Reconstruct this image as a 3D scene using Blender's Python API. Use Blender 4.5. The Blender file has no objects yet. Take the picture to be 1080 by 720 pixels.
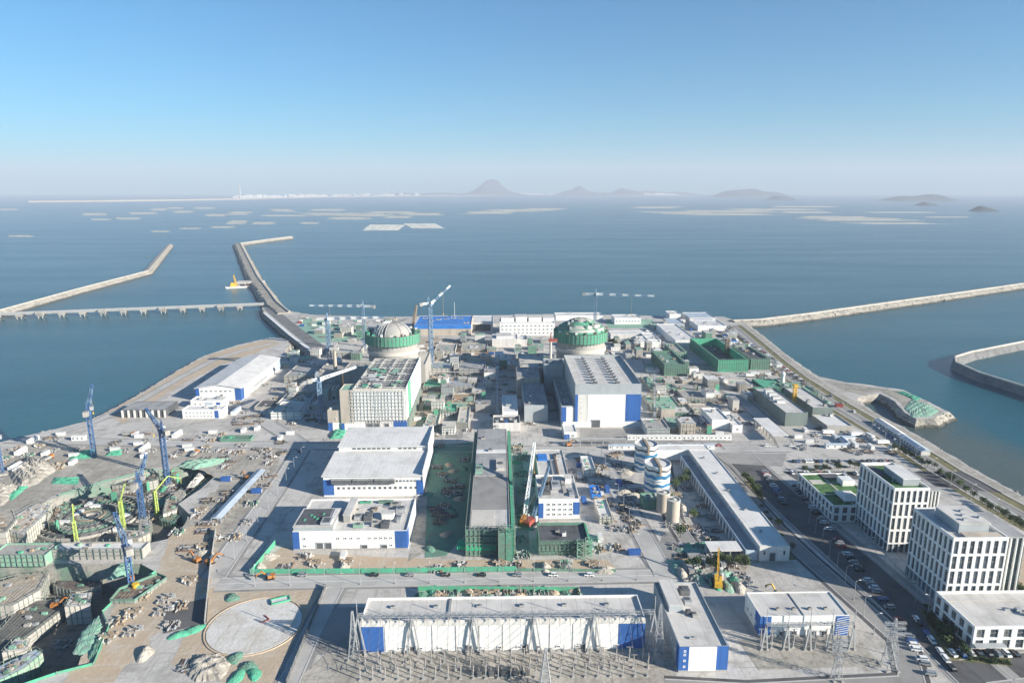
import bpy, math, random
from mathutils import Vector, geometry
R = math.radians
sc = bpy.context.scene
COL = sc.collection
rnd = random.Random(7)

# ------------------------------------------------------------------ camera
H, HY, FPX, YAW = 175.0, 200.0, 720.0, R(-1.2)
PITCH = math.atan((360 - HY) / FPX)
cam = bpy.data.cameras.new('camera'); camo = bpy.data.objects.new('camera', cam); COL.objects.link(camo)
cam.sensor_width = 36; cam.lens = 24; cam.clip_start = 1; cam.clip_end = 200000
camo.location = (0, 0, H); camo.rotation_euler = (R(90) - PITCH, 0, YAW)
sc.camera = camo
# ------------------------------------------------------------------ sky + sun
SUN_EL = R(20.5); SDX, SDY = -0.885, 0.466                 # the way the shadows fall on the ground
wd = bpy.data.worlds.new('World'); sc.world = wd; wd.use_nodes = True
nt = wd.node_tree; bg = nt.nodes['Background']
sky = nt.nodes.new('ShaderNodeTexSky'); sky.sky_type = 'NISHITA'; sky.sun_disc = False
sky.sun_elevation = SUN_EL; sky.sun_rotation = math.atan2(-SDX, -SDY)
sky.altitude = 300; sky.air_density = 1.0; sky.dust_density = 0.35; sky.ozone_density = 3.0
tint = nt.nodes.new('ShaderNodeMix'); tint.data_type = 'RGBA'; tint.blend_type = 'MULTIPLY'; tint.inputs[0].default_value = 1.0
tint.inputs[7].default_value = (.31, .97, 1.27, 1); nt.links.new(sky.outputs[0], tint.inputs[6])
nt.links.new(tint.outputs[2], bg.inputs[0]); bg.inputs[1].default_value = 0.051
sl = bpy.data.lights.new('sun', 'SUN'); sl.energy = 5.0; sl.angle = R(0.5); sl.color = (1.0, 0.92, 0.80)
so = bpy.data.objects.new('sun', sl); COL.objects.link(so)
so.rotation_euler = Vector((SDX * math.cos(SUN_EL), SDY * math.cos(SUN_EL), -math.sin(SUN_EL))).to_track_quat('-Z', 'Y').to_euler()
vs = sc.view_settings; vs.view_transform = 'Standard'; vs.look = 'None'; vs.exposure = 1.12; vs.gamma = 1
vs.use_curve_mapping = False
sc.cycles.max_bounces = 5; sc.cycles.volume_bounces = 0
SEA = -6.0

# ------------------------------------------------------------------ survey: a point of the picture plan -> metres on level z
def at(px, py, z=0.0):
    u = (px - 540) / FPX; v = (360 - py) / FPX
    x = u; y = math.cos(PITCH) + v * math.sin(PITCH); w = -math.sin(PITCH) + v * math.cos(PITCH)
    t = (z - H) / w; x *= t; y *= t
    c, s = math.cos(YAW), math.sin(YAW)
    return Vector((x * c - y * s, x * s + y * c, z))
def pts(L, z=0.0): return [at(a, b, z) for a, b in L]

# ------------------------------------------------------------------ materials
MATS = {}
def mat(name, col, rough=0.8, var=0.12, scale=0.15, dirt=None, metal=0.0, bump=0.0, streak=False, spec=0.3, seam=0, rnd_=None):
    if name in MATS: return MATS[name]
    m = bpy.data.materials.new(name); m.use_nodes = True; n = m.node_tree.nodes; l = m.node_tree.links
    b = n['Principled BSDF']; b.inputs['Roughness'].default_value = rough; b.inputs['Metallic'].default_value = metal
    b.inputs['Specular IOR Level'].default_value = spec
    tc = n.new('ShaderNodeTexCoord'); src = tc.outputs['Object']
    if streak:
        mp = n.new('ShaderNodeMapping'); mp.inputs['Scale'].default_value = (1, 1, 0.18); l.new(src, mp.inputs[0]); src = mp.outputs[0]
    nz = n.new('ShaderNodeTexNoise'); nz.inputs['Scale'].default_value = scale; nz.inputs['Detail'].default_value = 6; nz.inputs['Roughness'].default_value = 0.65
    l.new(src, nz.inputs['Vector'])
    rp = n.new('ShaderNodeValToRGB'); rp.color_ramp.elements[0].position = 0.32; rp.color_ramp.elements[1].position = 0.68
    d = dirt or tuple(c * (1 - 2.2 * var) for c in col)
    rp.color_ramp.elements[0].color = (*d, 1); rp.color_ramp.elements[1].color = (*[min(1, c * (1 + var * .5)) for c in col], 1)
    e = rp.color_ramp.elements.new(0.5); e.color = (*[c * (1 - .3 * var) for c in col], 1)
    l.new(nz.outputs['Fac'], rp.inputs[0]); cur = rp.outputs[0]
    def mul(f, lo, hi):
        k = n.new('ShaderNodeMapRange'); k.inputs['To Min'].default_value = lo; k.inputs['To Max'].default_value = hi; l.new(f, k.inputs[0])
        x = n.new('ShaderNodeMix'); x.data_type = 'RGBA'; x.blend_type = 'MULTIPLY'; x.inputs[0].default_value = 1; cc = n.new('ShaderNodeCombineColor'); [l.new(k.outputs[0], cc.inputs[i]) for i in range(3)]
        l.new(cur, x.inputs[6]); l.new(cc.outputs[0], x.inputs[7]); return x.outputs[2]
    if seam:                                             # cladding joints, and old rain and dust stains
        sp = n.new('ShaderNodeSeparateXYZ'); l.new(tc.outputs['Object'], sp.inputs[0]); ad = n.new('ShaderNodeMath'); ad.operation = 'ADD'; l.new(sp.outputs[0], ad.inputs[0])
        if streak: l.new(sp.outputs[1], ad.inputs[1])
        else: ad.inputs[1].default_value = .3
        dv = n.new('ShaderNodeMath'); dv.operation = 'DIVIDE'; l.new(ad.outputs[0], dv.inputs[0]); dv.inputs[1].default_value = seam; fr = n.new('ShaderNodeMath'); fr.operation = 'FRACT'; l.new(dv.outputs[0], fr.inputs[0])
        gt = n.new('ShaderNodeMath'); gt.operation = 'GREATER_THAN'; l.new(fr.outputs[0], gt.inputs[0]); gt.inputs[1].default_value = .055; cur = mul(gt.outputs[0], .80, 1.0)
        m2 = n.new('ShaderNodeMapping'); m2.inputs['Scale'].default_value = (1, 1, .07) if streak else (1, .25, 1); l.new(tc.outputs['Object'], m2.inputs[0]); n2 = n.new('ShaderNodeTexNoise'); n2.inputs['Scale'].default_value = .9 if streak else .35; n2.inputs['Detail'].default_value = 5; n2.inputs['Roughness'].default_value = .75; l.new(m2.outputs[0], n2.inputs['Vector'])
        k2 = n.new('ShaderNodeMapRange'); k2.inputs['From Min'].default_value = .38; k2.inputs['From Max'].default_value = .62; l.new(n2.outputs['Fac'], k2.inputs[0]); cur = mul(k2.outputs[0], .93, 1.02)
    if rnd_:                                             # panes differ: some with pale blinds drawn
        oi = n.new('ShaderNodeObjectInfo'); rr = n.new('ShaderNodeValToRGB'); rr.color_ramp.interpolation = 'CONSTANT'; rr.color_ramp.elements[0].color = (*col, 1); rr.color_ramp.elements[1].position = .72; rr.color_ramp.elements[1].color = (*rnd_, 1); q = rr.color_ramp.elements.new(.45); q.color = (*[c * 1.8 for c in col], 1)
        l.new(oi.outputs['Random'], rr.inputs[0]); cur = rr.outputs[0]
    l.new(cur, b.inputs['Base Color'])
    if bump:
        bn = n.new('ShaderNodeBump'); bn.inputs['Strength'].default_value = 0.6; bn.inputs['Distance'].default_value = bump
        nb = n.new('ShaderNodeTexNoise'); nb.inputs['Scale'].default_value = scale * 6; nb.inputs['Detail'].default_value = 4
        l.new(src, nb.inputs['Vector']); l.new(nb.outputs['Fac'], bn.inputs['Height']); l.new(bn.outputs[0], b.inputs['Normal'])
    MATS[name] = m; return m

def ground_mat(name, c1, c2, c3, s1=0.012, s2=0.11, fine=1.3, rough=0.95, tide=False):
    """bare building ground: three mixed tones, fine grit, wheel tracks"""
    m = bpy.data.materials.new(name); m.use_nodes = True; n = m.node_tree.nodes; l = m.node_tree.links
    b = n['Principled BSDF']; b.inputs['Roughness'].default_value = rough; b.inputs['Specular IOR Level'].default_value = 0.15
    tc = n.new('ShaderNodeTexCoord')
    def noise(s, det=5, ro=0.6, dist=0.0, vec=None):
        z = n.new('ShaderNodeTexNoise'); z.inputs['Scale'].default_value = s; z.inputs['Detail'].default_value = det; z.inputs['Roughness'].default_value = ro; z.inputs['Distortion'].default_value = dist
        l.new(vec or tc.outputs['Object'], z.inputs['Vector']); return z.outputs['Fac']
    def ramp(f, a, bb):
        r = n.new('ShaderNodeMapRange'); r.inputs['From Min'].default_value = a; r.inputs['From Max'].default_value = bb; l.new(f, r.inputs[0]); return r.outputs[0]
    def mix(f, a, bb, mode='MIX'):
        x = n.new('ShaderNodeMix'); x.data_type = 'RGBA'; x.blend_type = mode
        if hasattr(f, 'is_linked'): l.new(f, x.inputs['Factor'])
        else: x.inputs['Factor'].default_value = f
        for s, v in (('A', a), ('B', bb)):
            k = [i for i in x.inputs if i.name == s and i.type == 'RGBA'][0]
            if isinstance(v, tuple): k.default_value = (*v, 1)
            else: l.new(v, k)
        return [o for o in x.outputs if o.type == 'RGBA'][0]
    c = mix(ramp(noise(s1, 6, 0.6, 0.6), 0.42, 0.6), c1, c2)
    c = mix(ramp(noise(s2, 6, 0.7, 0.4), 0.5, 0.68), c, c3)
    for sc_ in ((.05, .9, 1), (.9, .05, 1)):              # wheel tracks: long thin darker smears
        mp = n.new('ShaderNodeMapping'); mp.inputs['Scale'].default_value = sc_; mp.inputs['Rotation'].default_value = (0, 0, .12); l.new(tc.outputs['Object'], mp.inputs[0])
        tr = n.new('ShaderNodeMapRange'); tr.inputs['From Min'].default_value = .56; tr.inputs['From Max'].default_value = .72; tr.inputs['To Max'].default_value = .75
        l.new(noise(.5, 3, .6, .5, mp.outputs[0]), tr.inputs[0]); c = mix(tr.outputs[0], c, c3)
    g = n.new('ShaderNodeMapRange'); g.inputs['To Min'].default_value = 0.80; g.inputs['To Max'].default_value = 1.14; l.new(noise(fine, 4, 0.75), g.inputs[0])
    cb = n.new('ShaderNodeCombineColor'); [l.new(g.outputs[0], cb.inputs[i]) for i in range(3)]
    c = mix(1.0, c, cb.outputs[0], 'MULTIPLY')
    if tide:                                             # dark wet weed band along the water line
        sp = n.new('ShaderNodeSeparateXYZ'); l.new(tc.outputs['Object'], sp.inputs[0]); ad = n.new('ShaderNodeMath'); ad.operation = 'MULTIPLY_ADD'; l.new(noise(.15, 4, .6), ad.inputs[0]); ad.inputs[1].default_value = 2.5; l.new(sp.outputs[2], ad.inputs[2])
        tr = n.new('ShaderNodeMapRange'); tr.inputs['From Min'].default_value = -3.4; tr.inputs['From Max'].default_value = -2.6; tr.inputs['To Min'].default_value = .85; tr.inputs['To Max'].default_value = 0; l.new(ad.outputs[0], tr.inputs[0]); c = mix(tr.outputs[0], c, (.055, .055, .045))
    l.new(c, b.inputs['Base Color'])
    bn = n.new('ShaderNodeBump'); bn.inputs['Strength'].default_value = 0.5; bn.inputs['Distance'].default_value = 0.5
    l.new(noise(0.5, 5, 0.7), bn.inputs['Height']); l.new(bn.outputs[0], b.inputs['Normal'])
    MATS[name] = m; return m

M = dict(
 ground=ground_mat('bare_ground', (.53, .505, .475), (.45, .43, .40), (.29, .275, .25), s2=.07, fine=.9),
 soil=ground_mat('tan_soil', (.48, .375, .27), (.42, .345, .26), (.50, .445, .37)),
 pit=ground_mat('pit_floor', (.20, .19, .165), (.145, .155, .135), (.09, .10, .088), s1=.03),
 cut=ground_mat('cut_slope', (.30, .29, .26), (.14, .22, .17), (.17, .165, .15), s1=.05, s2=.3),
 padc=ground_mat('pad_concrete', (.60, .585, .56), (.54, .52, .48), (.46, .42, .36), s1=.05),
 darkrebar=ground_mat('rebar_floor', (.17, .12, .095), (.20, .18, .16), (.10, .09, .08), s1=.08, s2=.5, fine=3),
 rubble=ground_mat('rubble', (.44, .41, .36), (.33, .31, .27), (.22, .20, .17), s1=.06, s2=.4, fine=3),
 rock=ground_mat('rock_armour', (.42, .385, .33), (.30, .28, .245), (.13, .125, .115), s1=.09, s2=.55, fine=1.6, tide=True),
 road=mat('concrete_road', (.43, .42, .40), .9, .12, .06, bump=.02), asphalt=mat('asphalt', (.105, .105, .107), .9, .2, .08),
 greyroad=mat('worn_road', (.27, .262, .25), .9, .15, .07),
 pave=mat('paving', (.30, .29, .275), .9, .12, .12), line=mat('road_paint', (.75, .75, .73), .7, .1, .8),
 kerb=mat('kerb', (.45, .44, .42), .9, .1, .4),
 white=mat('white_cladding', (.74, .735, .715), .55, .06, .12, streak=True, seam=3.0), offw=mat('pale_render', (.62, .60, .57), .75, .10, .15, streak=True, seam=4.0),
 roof=mat('pale_roof', (.56, .54, .51), .8, .12, .10, bump=.02, seam=6.0), roofw=mat('white_roof', (.66, .645, .62), .7, .10, .09, seam=2.4),
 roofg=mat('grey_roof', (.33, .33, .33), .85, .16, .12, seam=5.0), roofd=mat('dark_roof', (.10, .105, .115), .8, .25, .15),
 blue=mat('blue_cladding', (.04, .125, .37), .45, .12, .2, streak=True, seam=3.0), bluer=mat('blue_roof', (.04, .20, .58), .45, .14, .12, seam=2.5),
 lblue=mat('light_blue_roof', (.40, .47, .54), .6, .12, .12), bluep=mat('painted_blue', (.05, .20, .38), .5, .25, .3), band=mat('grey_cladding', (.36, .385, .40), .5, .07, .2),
 conc=mat('concrete', (.37, .355, .33), .9, .14, .12, streak=True, bump=.03, seam=5.0), concl=mat('pale_concrete', (.52, .49, .44), .9, .12, .1, streak=True),
 tan=mat('tan_concrete', (.46, .405, .34), .9, .14, .12, streak=True),
 steel=mat('galvanised_steel', (.42, .43, .44), .55, .1, .4, metal=.3), dsteel=mat('dark_steel', (.12, .125, .13), .6, .2, .4),
 glass=mat('window_glass', (.05, .07, .09), .12, .25, .3, spec=.6, rnd_=(.17, .18, .18)), gglass=mat('green_glass', (.07, .11, .11), .12, .2, .2, spec=.6),
 net=mat('green_netting', (.085, .37, .235), .9, .28, .28, dirt=(.13, .27, .19), bump=.25), netp=mat('pale_green_netting', (.22, .40, .30), .9, .25, .25, dirt=(.36, .36, .31), bump=.3),
 netd=mat('dull_green_netting', (.115, .24, .18), .9, .25, .3, dirt=(.15, .17, .14), bump=.12), teal=mat('teal_cladding', (.10, .26, .20), .7, .2, .2),
 scaf=mat('scaffold_tube', (.20, .24, .21), .7, .25, .5), scafp=mat('pale_scaffold', (.60, .605, .59), .8, .15, .4),
 dgreen=mat('grey_green_cladding', (.17, .205, .19), .7, .12, .15, streak=True), lgreen=mat('green_paint', (.02, .42, .20), .6, .1, .3),
 lawn=mat('roof_lawn', (.075, .17, .06), .95, .25, .25, bump=.1), grass=mat('dry_grass', (.18, .165, .085), .95, .3, .12, dirt=(.09, .10, .045), bump=.2),
 insul=mat('insulator', (.33, .30, .28), .5, .15, .6), leaf=mat('leaves', (.075, .115, .04), .8, .4, .6), leafd=mat('dark_leaves', (.045, .075, .03), .8, .4, .6), bark=mat('bark', (.12, .09, .07), .95, .2, 1.0),
 craneb=mat('crane_blue', (.06, .13, .27), .5, .15, .4), cranew=mat('crane_white', (.78, .79, .78), .5, .06, .4), cranedb=mat('crane_steel_blue', (.16, .25, .36), .5, .15, .4),
 craney=mat('crane_yellow', (.70, .42, .05), .5, .15, .4), cranel=mat('crane_lime', (.40, .50, .13), .5, .15, .4), orange=mat('orange_paint', (.45, .18, .05), .6, .15, .4),
 red=mat('red_paint', (.33, .08, .06), .6, .15, .4), black=mat('black_rubber', (.02, .02, .02), .7, .2, .5), wood=mat('timber', (.31, .25, .185), .9, .2, .6),
 rust=mat('rust', (.19, .125, .09), .9, .25, .5), raftn=mat('raft_floats_near', (.66, .64, .57), .9, .12, .02), raft=mat('raft_floats', (.43, .425, .39), .9, .12, .02),
 hill=mat('far_hill', (.045, .075, .075), .95, .3, .003), slope=mat('revetment_slabs', (.19, .19, .19), .9, .18, .08, bump=.1, seam=4.0), netr=mat('ring_netting', (.085, .33, .21), .9, .2, .3, dirt=(.16, .30, .22), bump=.2),
 carw=mat('car_white', (.75, .75, .74), .3, .03, .5), cark=mat('car_black', (.02, .02, .024), .3, .1, .5), cars=mat('car_silver', (.38, .39, .40), .3, .05, .5, metal=.4),
 carr=mat('car_red', (.35, .03, .03), .3, .05, .5), carb=mat('car_blue', (.04, .10, .30), .3, .05, .5))
def sea_mat():
    m = bpy.data.materials.new('sea_water'); m.use_nodes = True; n = m.node_tree.nodes; l = m.node_tree.links
    b = n['Principled BSDF']; b.inputs['Roughness'].default_value = .22; b.inputs['IOR'].default_value = 1.333
    tc = n.new('ShaderNodeTexCoord')
    mp = n.new('ShaderNodeMapping'); mp.inputs['Scale'].default_value = (1, 2.2, 1); l.new(tc.outputs['Object'], mp.inputs[0])
    big = n.new('ShaderNodeTexNoise'); big.inputs['Scale'].default_value = .0016; big.inputs['Detail'].default_value = 5; big.inputs['Distortion'].default_value = .8; l.new(mp.outputs[0], big.inputs['Vector'])
    rp = n.new('ShaderNodeValToRGB'); rp.color_ramp.elements[0].position = .35; rp.color_ramp.elements[1].position = .68
    rp.color_ramp.elements[0].color = (.008, .080, .105, 1); rp.color_ramp.elements[1].color = (.014, .100, .128, 1)
    l.new(big.outputs['Fac'], rp.inputs[0])
    # silt clouding the shallows off the right shore, wind streaks in the roughness
    ge = n.new('ShaderNodeVectorMath'); ge.operation = 'DISTANCE'; nw = n.new('ShaderNodeTexNoise'); nw.inputs['Scale'].default_value = .018; nw.inputs['Detail'].default_value = 6; l.new(tc.outputs['Object'], nw.inputs['Vector'])
    m3 = n.new('ShaderNodeMapping'); m3.inputs['Scale'].default_value = (1.6, .55, 0); l.new(tc.outputs['Object'], m3.inputs[0]); l.new(m3.outputs[0], ge.inputs[0]); ge.inputs[1].default_value = (330 * 1.6, 415 * .55, 0)
    sm = n.new('ShaderNodeMath'); sm.operation = 'MULTIPLY_ADD'; l.new(nw.outputs['Fac'], sm.inputs[0]); sm.inputs[1].default_value = -90; sm2 = n.new('ShaderNodeMath'); sm2.operation = 'ADD'; l.new(ge.outputs['Value'], sm.inputs[2])
    mr = n.new('ShaderNodeMapRange'); mr.inputs['From Min'].default_value = -15; mr.inputs['From Max'].default_value = 60; mr.inputs['To Min'].default_value = .85; mr.inputs['To Max'].default_value = 0; l.new(sm.outputs[0], mr.inputs[0])
    mx = n.new('ShaderNodeMix'); mx.data_type = 'RGBA'; l.new(mr.outputs[0], mx.inputs[0]); l.new(rp.outputs[0], mx.inputs[6]); mx.inputs[7].default_value = (.085, .095, .075, 1); l.new(mx.outputs[2], b.inputs['Base Color'])
    ms = n.new('ShaderNodeMapping'); ms.inputs['Scale'].default_value = (.25, 1.6, 1); ms.inputs['Rotation'].default_value = (0, 0, .12); l.new(tc.outputs['Object'], ms.inputs[0]); ns = n.new('ShaderNodeTexNoise'); ns.inputs['Scale'].default_value = .006; ns.inputs['Detail'].default_value = 7; ns.inputs['Roughness'].default_value = .65; l.new(ms.outputs[0], ns.inputs['Vector'])
    rs = n.new('ShaderNodeMapRange'); rs.inputs['From Min'].default_value = .35; rs.inputs['From Max'].default_value = .65; rs.inputs['To Min'].default_value = .21; rs.inputs['To Max'].default_value = .27; l.new(ns.outputs['Fac'], rs.inputs[0]); l.new(rs.outputs[0], b.inputs['Roughness'])
    w = n.new('ShaderNodeTexNoise'); w.inputs['Scale'].default_value = .12; w.inputs['Detail'].default_value = 6; w.inputs['Roughness'].default_value = .7; l.new(mp.outputs[0], w.inputs['Vector'])
    bn = n.new('ShaderNodeBump'); bn.inputs['Strength'].default_value = .55; bn.inputs['Distance'].default_value = 1.5
    l.new(w.outputs['Fac'], bn.inputs['Height']); l.new(bn.outputs[0], b.inputs['Normal'])
    return m
M['sea'] = sea_mat()

# ------------------------------------------------------------------ mesh builder
class MB:
    def __init__(s): s.v = []; s.f = []; s.m = []
    def face(s, P, mi=0):
        i = len(s.v); s.v += [tuple(p) for p in P]; s.f.append(tuple(range(i, i + len(P)))); s.m.append(mi); return s
    def box(s, x0, x1, y0, y1, z0, z1, mi=0, top=None):
        i = len(s.v)
        s.v += [(x0, y0, z0), (x1, y0, z0), (x1, y1, z0), (x0, y1, z0), (x0, y0, z1), (x1, y0, z1), (x1, y1, z1), (x0, y1, z1)]
        for q in ((0, 3, 2, 1), (4, 5, 6, 7), (0, 1, 5, 4), (1, 2, 6, 5), (2, 3, 7, 6), (3, 0, 4, 7)): s.f.append(tuple(i + k for k in q)); s.m.append(mi)
        if top is not None: s.m[-5] = top
        return s
    def prism(s, poly, z0, z1, mi=0, top=None):
        n = len(poly); i = len(s.v)
        if sum(poly[k][0] * poly[(k + 1) % n][1] - poly[(k + 1) % n][0] * poly[k][1] for k in range(n)) < 0: poly = poly[::-1]
        s.v += [(p[0], p[1], z0) for p in poly] + [(p[0], p[1], z1) for p in poly]
        for k in range(n): s.f.append((i + k, i + (k + 1) % n, i + n + (k + 1) % n, i + n + k)); s.m.append(mi)
        s.f.append(tuple(i + n + k for k in range(n))); s.m.append(mi if top is None else top)
        s.f.append(tuple(i + k for k in range(n))[::-1]); s.m.append(mi); return s
    def hull(s, A, B, mi=0):                       # A, B: rings of equal length joined by side faces, capped
        n = len(A); i = len(s.v); s.v += [tuple(p) for p in A] + [tuple(p) for p in B]
        for k in range(n): s.f.append((i + k, i + (k + 1) % n, i + n + (k + 1) % n, i + n + k)); s.m.append(mi)
        s.f.append(tuple(i + n + k for k in range(n))); s.f.append(tuple(i + k for k in range(n))[::-1]); s.m += [mi, mi]; return s
    def bar(s, p, q, t, mi=0):
        p = Vector(p); q = Vector(q); d = q - p
        if d.length < 1e-6: return s
        d.normalize(); a = d.cross(Vector((0, 0, 1)));
        if a.length < .05: a = Vector((1, 0, 0))
        a.normalize(); b = d.cross(a); a *= t / 2; b *= t / 2
        return s.hull([p - a - b, p + a - b, p + a + b, p - a + b], [q - a - b, q + a - b, q + a + b, q - a + b], mi)
    def cyl(s, x, y, z0, z1, r0, r1=None, n=16, mi=0):
        r1 = r0 if r1 is None else r1
        A = [(x + r0 * math.cos(6.28319 * k / n), y + r0 * math.sin(6.28319 * k / n), z0) for k in range(n)]
        B = [(x + r1 * math.cos(6.28319 * k / n), y + r1 * math.sin(6.28319 * k / n), z1) for k in range(n)]
        return s.hull(A, B, mi)
    def lathe(s, prof, n=48, mi=0, x=0, y=0, a0=0.0, a1=6.283185):
        full = a1 - a0 > 6.28; c = n if full else n + 1; i = len(s.v)
        for r, z in prof: s.v += [(x + r * math.cos(a0 + (a1 - a0) * k / n), y + r * math.sin(a0 + (a1 - a0) * k / n), z) for k in range(c)]
        for j in range(len(prof) - 1):
            for k in range(n): a = i + j * c + k; b = i + j * c + (k + 1) % c; s.f.append((a, b, b + c, a + c)); s.m.append(mi)
        return s
    def lattice(s, p, q, w0, w1, n, t, mi=(0,), dt=None):
        p = Vector(p); q = Vector(q); d = (q - p).normalized(); a = d.cross(Vector((0, 0, 1)))
        if a.length < .05: a = Vector((1, 0, 0))
        a.normalize(); b = d.cross(a); dt = dt or t * .6
        def ring(k):
            f = k / n; c = p.lerp(q, f); w = (w0 + (w1 - w0) * f) / 2
            return [c - a * w - b * w, c + a * w - b * w, c + a * w + b * w, c - a * w + b * w]
        for k in range(n):
            A, B = ring(k), ring(k + 1); mm = mi[k % len(mi)]
            for j in range(4):
                s.bar(A[j], B[j], t, mm)
                if (k + j) % 2: s.bar(A[j], B[(j + 1) % 4], dt, mm)
                else: s.bar(A[(j + 1) % 4], B[j], dt, mm)
                s.bar(B[j], B[(j + 1) % 4], dt, mm)
        return s
    def build(s, name, mats, parent=None, smooth=False):
        me = bpy.data.meshes.new(name); me.from_pydata(s.v, [], s.f)
        mats = mats if isinstance(mats, (list, tuple)) else [mats]
        for m in mats: me.materials.append(M[m] if isinstance(m, str) else m)
        me.polygons.foreach_set('material_index', s.m)
        if smooth: me.polygons.foreach_set('use_smooth', [True] * len(s.f))
        me.update(); o = bpy.data.objects.new(name, me); COL.objects.link(o)
        if parent: o.parent = parent
        return o
def tag(o, label, cat, group=None):
    o['label'] = label; o['category'] = cat
    if group: o['group'] = group
    return o
def thing(name, label, cat, loc=(0, 0, 0), rz=0.0, group=None):
    o = bpy.data.objects.new(name, None); COL.objects.link(o); o.location = loc; o.rotation_euler = (0, 0, rz); o.empty_display_size = 1
    return tag(o, label, cat, group)
def struct(o): o['kind'] = 'structure'; return o
def stuff(o): o['kind'] = 'stuff'; return o
def dup(o, loc=None, rz=None, label=None, group=None, parent=None):
    c = o.copy(); COL.objects.link(c)
    if parent is not None: c.parent = parent
    for ch in list(o.children): dup(ch, parent=c)
    if loc is not None: c.location = loc
    if rz is not None: c.rotation_euler = (0, 0, rz)
    if label: c['label'] = label
    if group: c['group'] = group
    return c
def inside(x, y, P):
    r = False; n = len(P)
    for i in range(n):
        a, b = P[i], P[i - 1]
        if (a[1] > y) != (b[1] > y) and x < (b[0] - a[0]) * (y - a[1]) / (b[1] - a[1]) + a[0]: r = not r
    return r
def offset(P, d, closed=True):                      # to the right-hand side of the path
    n = len(P); out = []
    for i in range(n):
        a = P[i - 1] if (closed or i) else P[i]; c = P[(i + 1) % n] if (closed or i < n - 1) else P[i]; b = P[i]
        e1 = Vector((b[0] - a[0], b[1] - a[1])); e2 = Vector((c[0] - b[0], c[1] - b[1]))
        if e1.length < 1e-6: e1 = e2
        if e2.length < 1e-6: e2 = e1
        e1.normalize(); e2.normalize(); n1 = Vector((e1.y, -e1.x)); n2 = Vector((e2.y, -e2.x)); m = (n1 + n2)
        if m.length < .2: m = n1.copy()
        m.normalize(); k = d / max(.5, m.dot(n1)); out.append((b[0] + m.x * k, b[1] + m.y * k))
    return out
def strip(P, w0, w1, z, name, m, profile=None):     # ribbon between two offsets of a path
    A, B = offset(P, w0, False), offset(P, w1, False); mb = MB()
    for i in range(len(P) - 1): mb.face([(*A[i], z), (*A[i + 1], z), (*B[i + 1], z), (*B[i], z)])
    return struct(mb.build(name, m))
def patch(L, z, name, m, px=True, jit=0.0):
    P = pts(L) if px else [Vector((*p, 0)) for p in L]
    if jit:
        Q = []; r = random.Random(len(L) * 7 + int(L[0][0]))
        for i in range(len(P)):
            a, b = P[i], P[(i + 1) % len(P)]; n = max(1, int((b - a).length / 4))
            for k in range(n): v = a.lerp(b, k / n); Q.append(Vector((v.x + r.uniform(-jit, jit), v.y + r.uniform(-jit, jit), 0)))
        P = Q
    tri = geometry.tessellate_polygon([P]); mb = MB()
    for t in tri:
        q = [(P[i][0], P[i][1], z) for i in t]
        nz = (q[1][0] - q[0][0]) * (q[2][1] - q[0][1]) - (q[2][0] - q[0][0]) * (q[1][1] - q[0][1])
        mb.face(q if nz > 0 else q[::-1])
    return struct(mb.build(name, m))
# ================================================================== SETTING
shore_px = [(-150, 500), (0, 466), (25, 460), (60, 452), (92, 444), (112, 435), (150, 414), (185, 392), (215, 375), (250, 364), (284, 356), (300, 357), (306, 363), (300, 370), (306, 377), (322, 380), (335, 376),
            (306, 354), (279, 331), (277, 324), (300, 327), (330, 332), (400, 334), (500, 333), (580, 331), (700, 333), (764, 334), (790, 343), (806, 355), (835, 378), (863, 397), (893, 403), (919, 406), (952, 411), (974, 421), (1000, 434), (985, 441), (966, 441), (954, 434), (945, 424), (928, 415), (906, 418), (904, 422), (922, 434),
            (956, 452), (1002, 479), (1030, 496), (1080, 523), (1180, 575)]
LAND = [tuple(p[:2]) for p in pts(shore_px)] + [(308, 120), (-420, 120), (-520, 300)]
area = sum(LAND[i - 1][0] * LAND[i][1] - LAND[i][0] * LAND[i - 1][1] for i in range(len(LAND)))
if area < 0: LAND = LAND[::-1]
_L = []                                                     # rough rocky edge: points every few metres, each a little off the line
for i in range(len(LAND)):
    a, b = LAND[i], LAND[(i + 1) % len(LAND)]; dl = math.hypot(b[0] - a[0], b[1] - a[1]); n = max(1, int(dl / 5)) if min(a[1], b[1]) > 290 else 1
    for k in range(n): f = k / n; j = .9 if n > 1 else 0; _L.append((a[0] + (b[0] - a[0]) * f + rnd.uniform(-j, j), a[1] + (b[1] - a[1]) * f + rnd.uniform(-j, j)))
LAND = _L
PIT_A = [(-30, 574), (-30, 553), (20, 541), (62, 523), (108, 510), (165, 496), (200, 490), (243, 484), (232, 497), (212, 515), (188, 531), (204, 546), (186, 566), (150, 574), (60, 574)]
PIT_B = [(-60, 594), (60, 594), (148, 594), (163, 602), (124, 628), (107, 646), (113, 662), (99, 698), (60, 708), (20, 724), (-80, 760), (-160, 700)]
def ccw(P):
    a = sum(P[i - 1][0] * P[i][1] - P[i][0] * P[i - 1][1] for i in range(len(P))); return P if a > 0 else P[::-1]
PITS = [(ccw([tuple(p[:2]) for p in pts(PIT_A)]), 7.0, 3.5), (ccw([tuple(p[:2]) for p in pts(PIT_B)]), 13.0, 3.0)]
allv = list(LAND); edges = [(i, (i + 1) % len(LAND)) for i in range(len(LAND))]
for P, d, w in PITS:
    k = len(allv); allv += P; edges += [(k + i, k + (i + 1) % len(P)) for i in range(len(P))]
V2, E2, F2, *_ = geometry.delaunay_2d_cdt([Vector(v) for v in allv], edges, [], 1, 1e-4)
mb = MB(); mb.v = [(v.x, v.y, 0) for v in V2]
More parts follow.
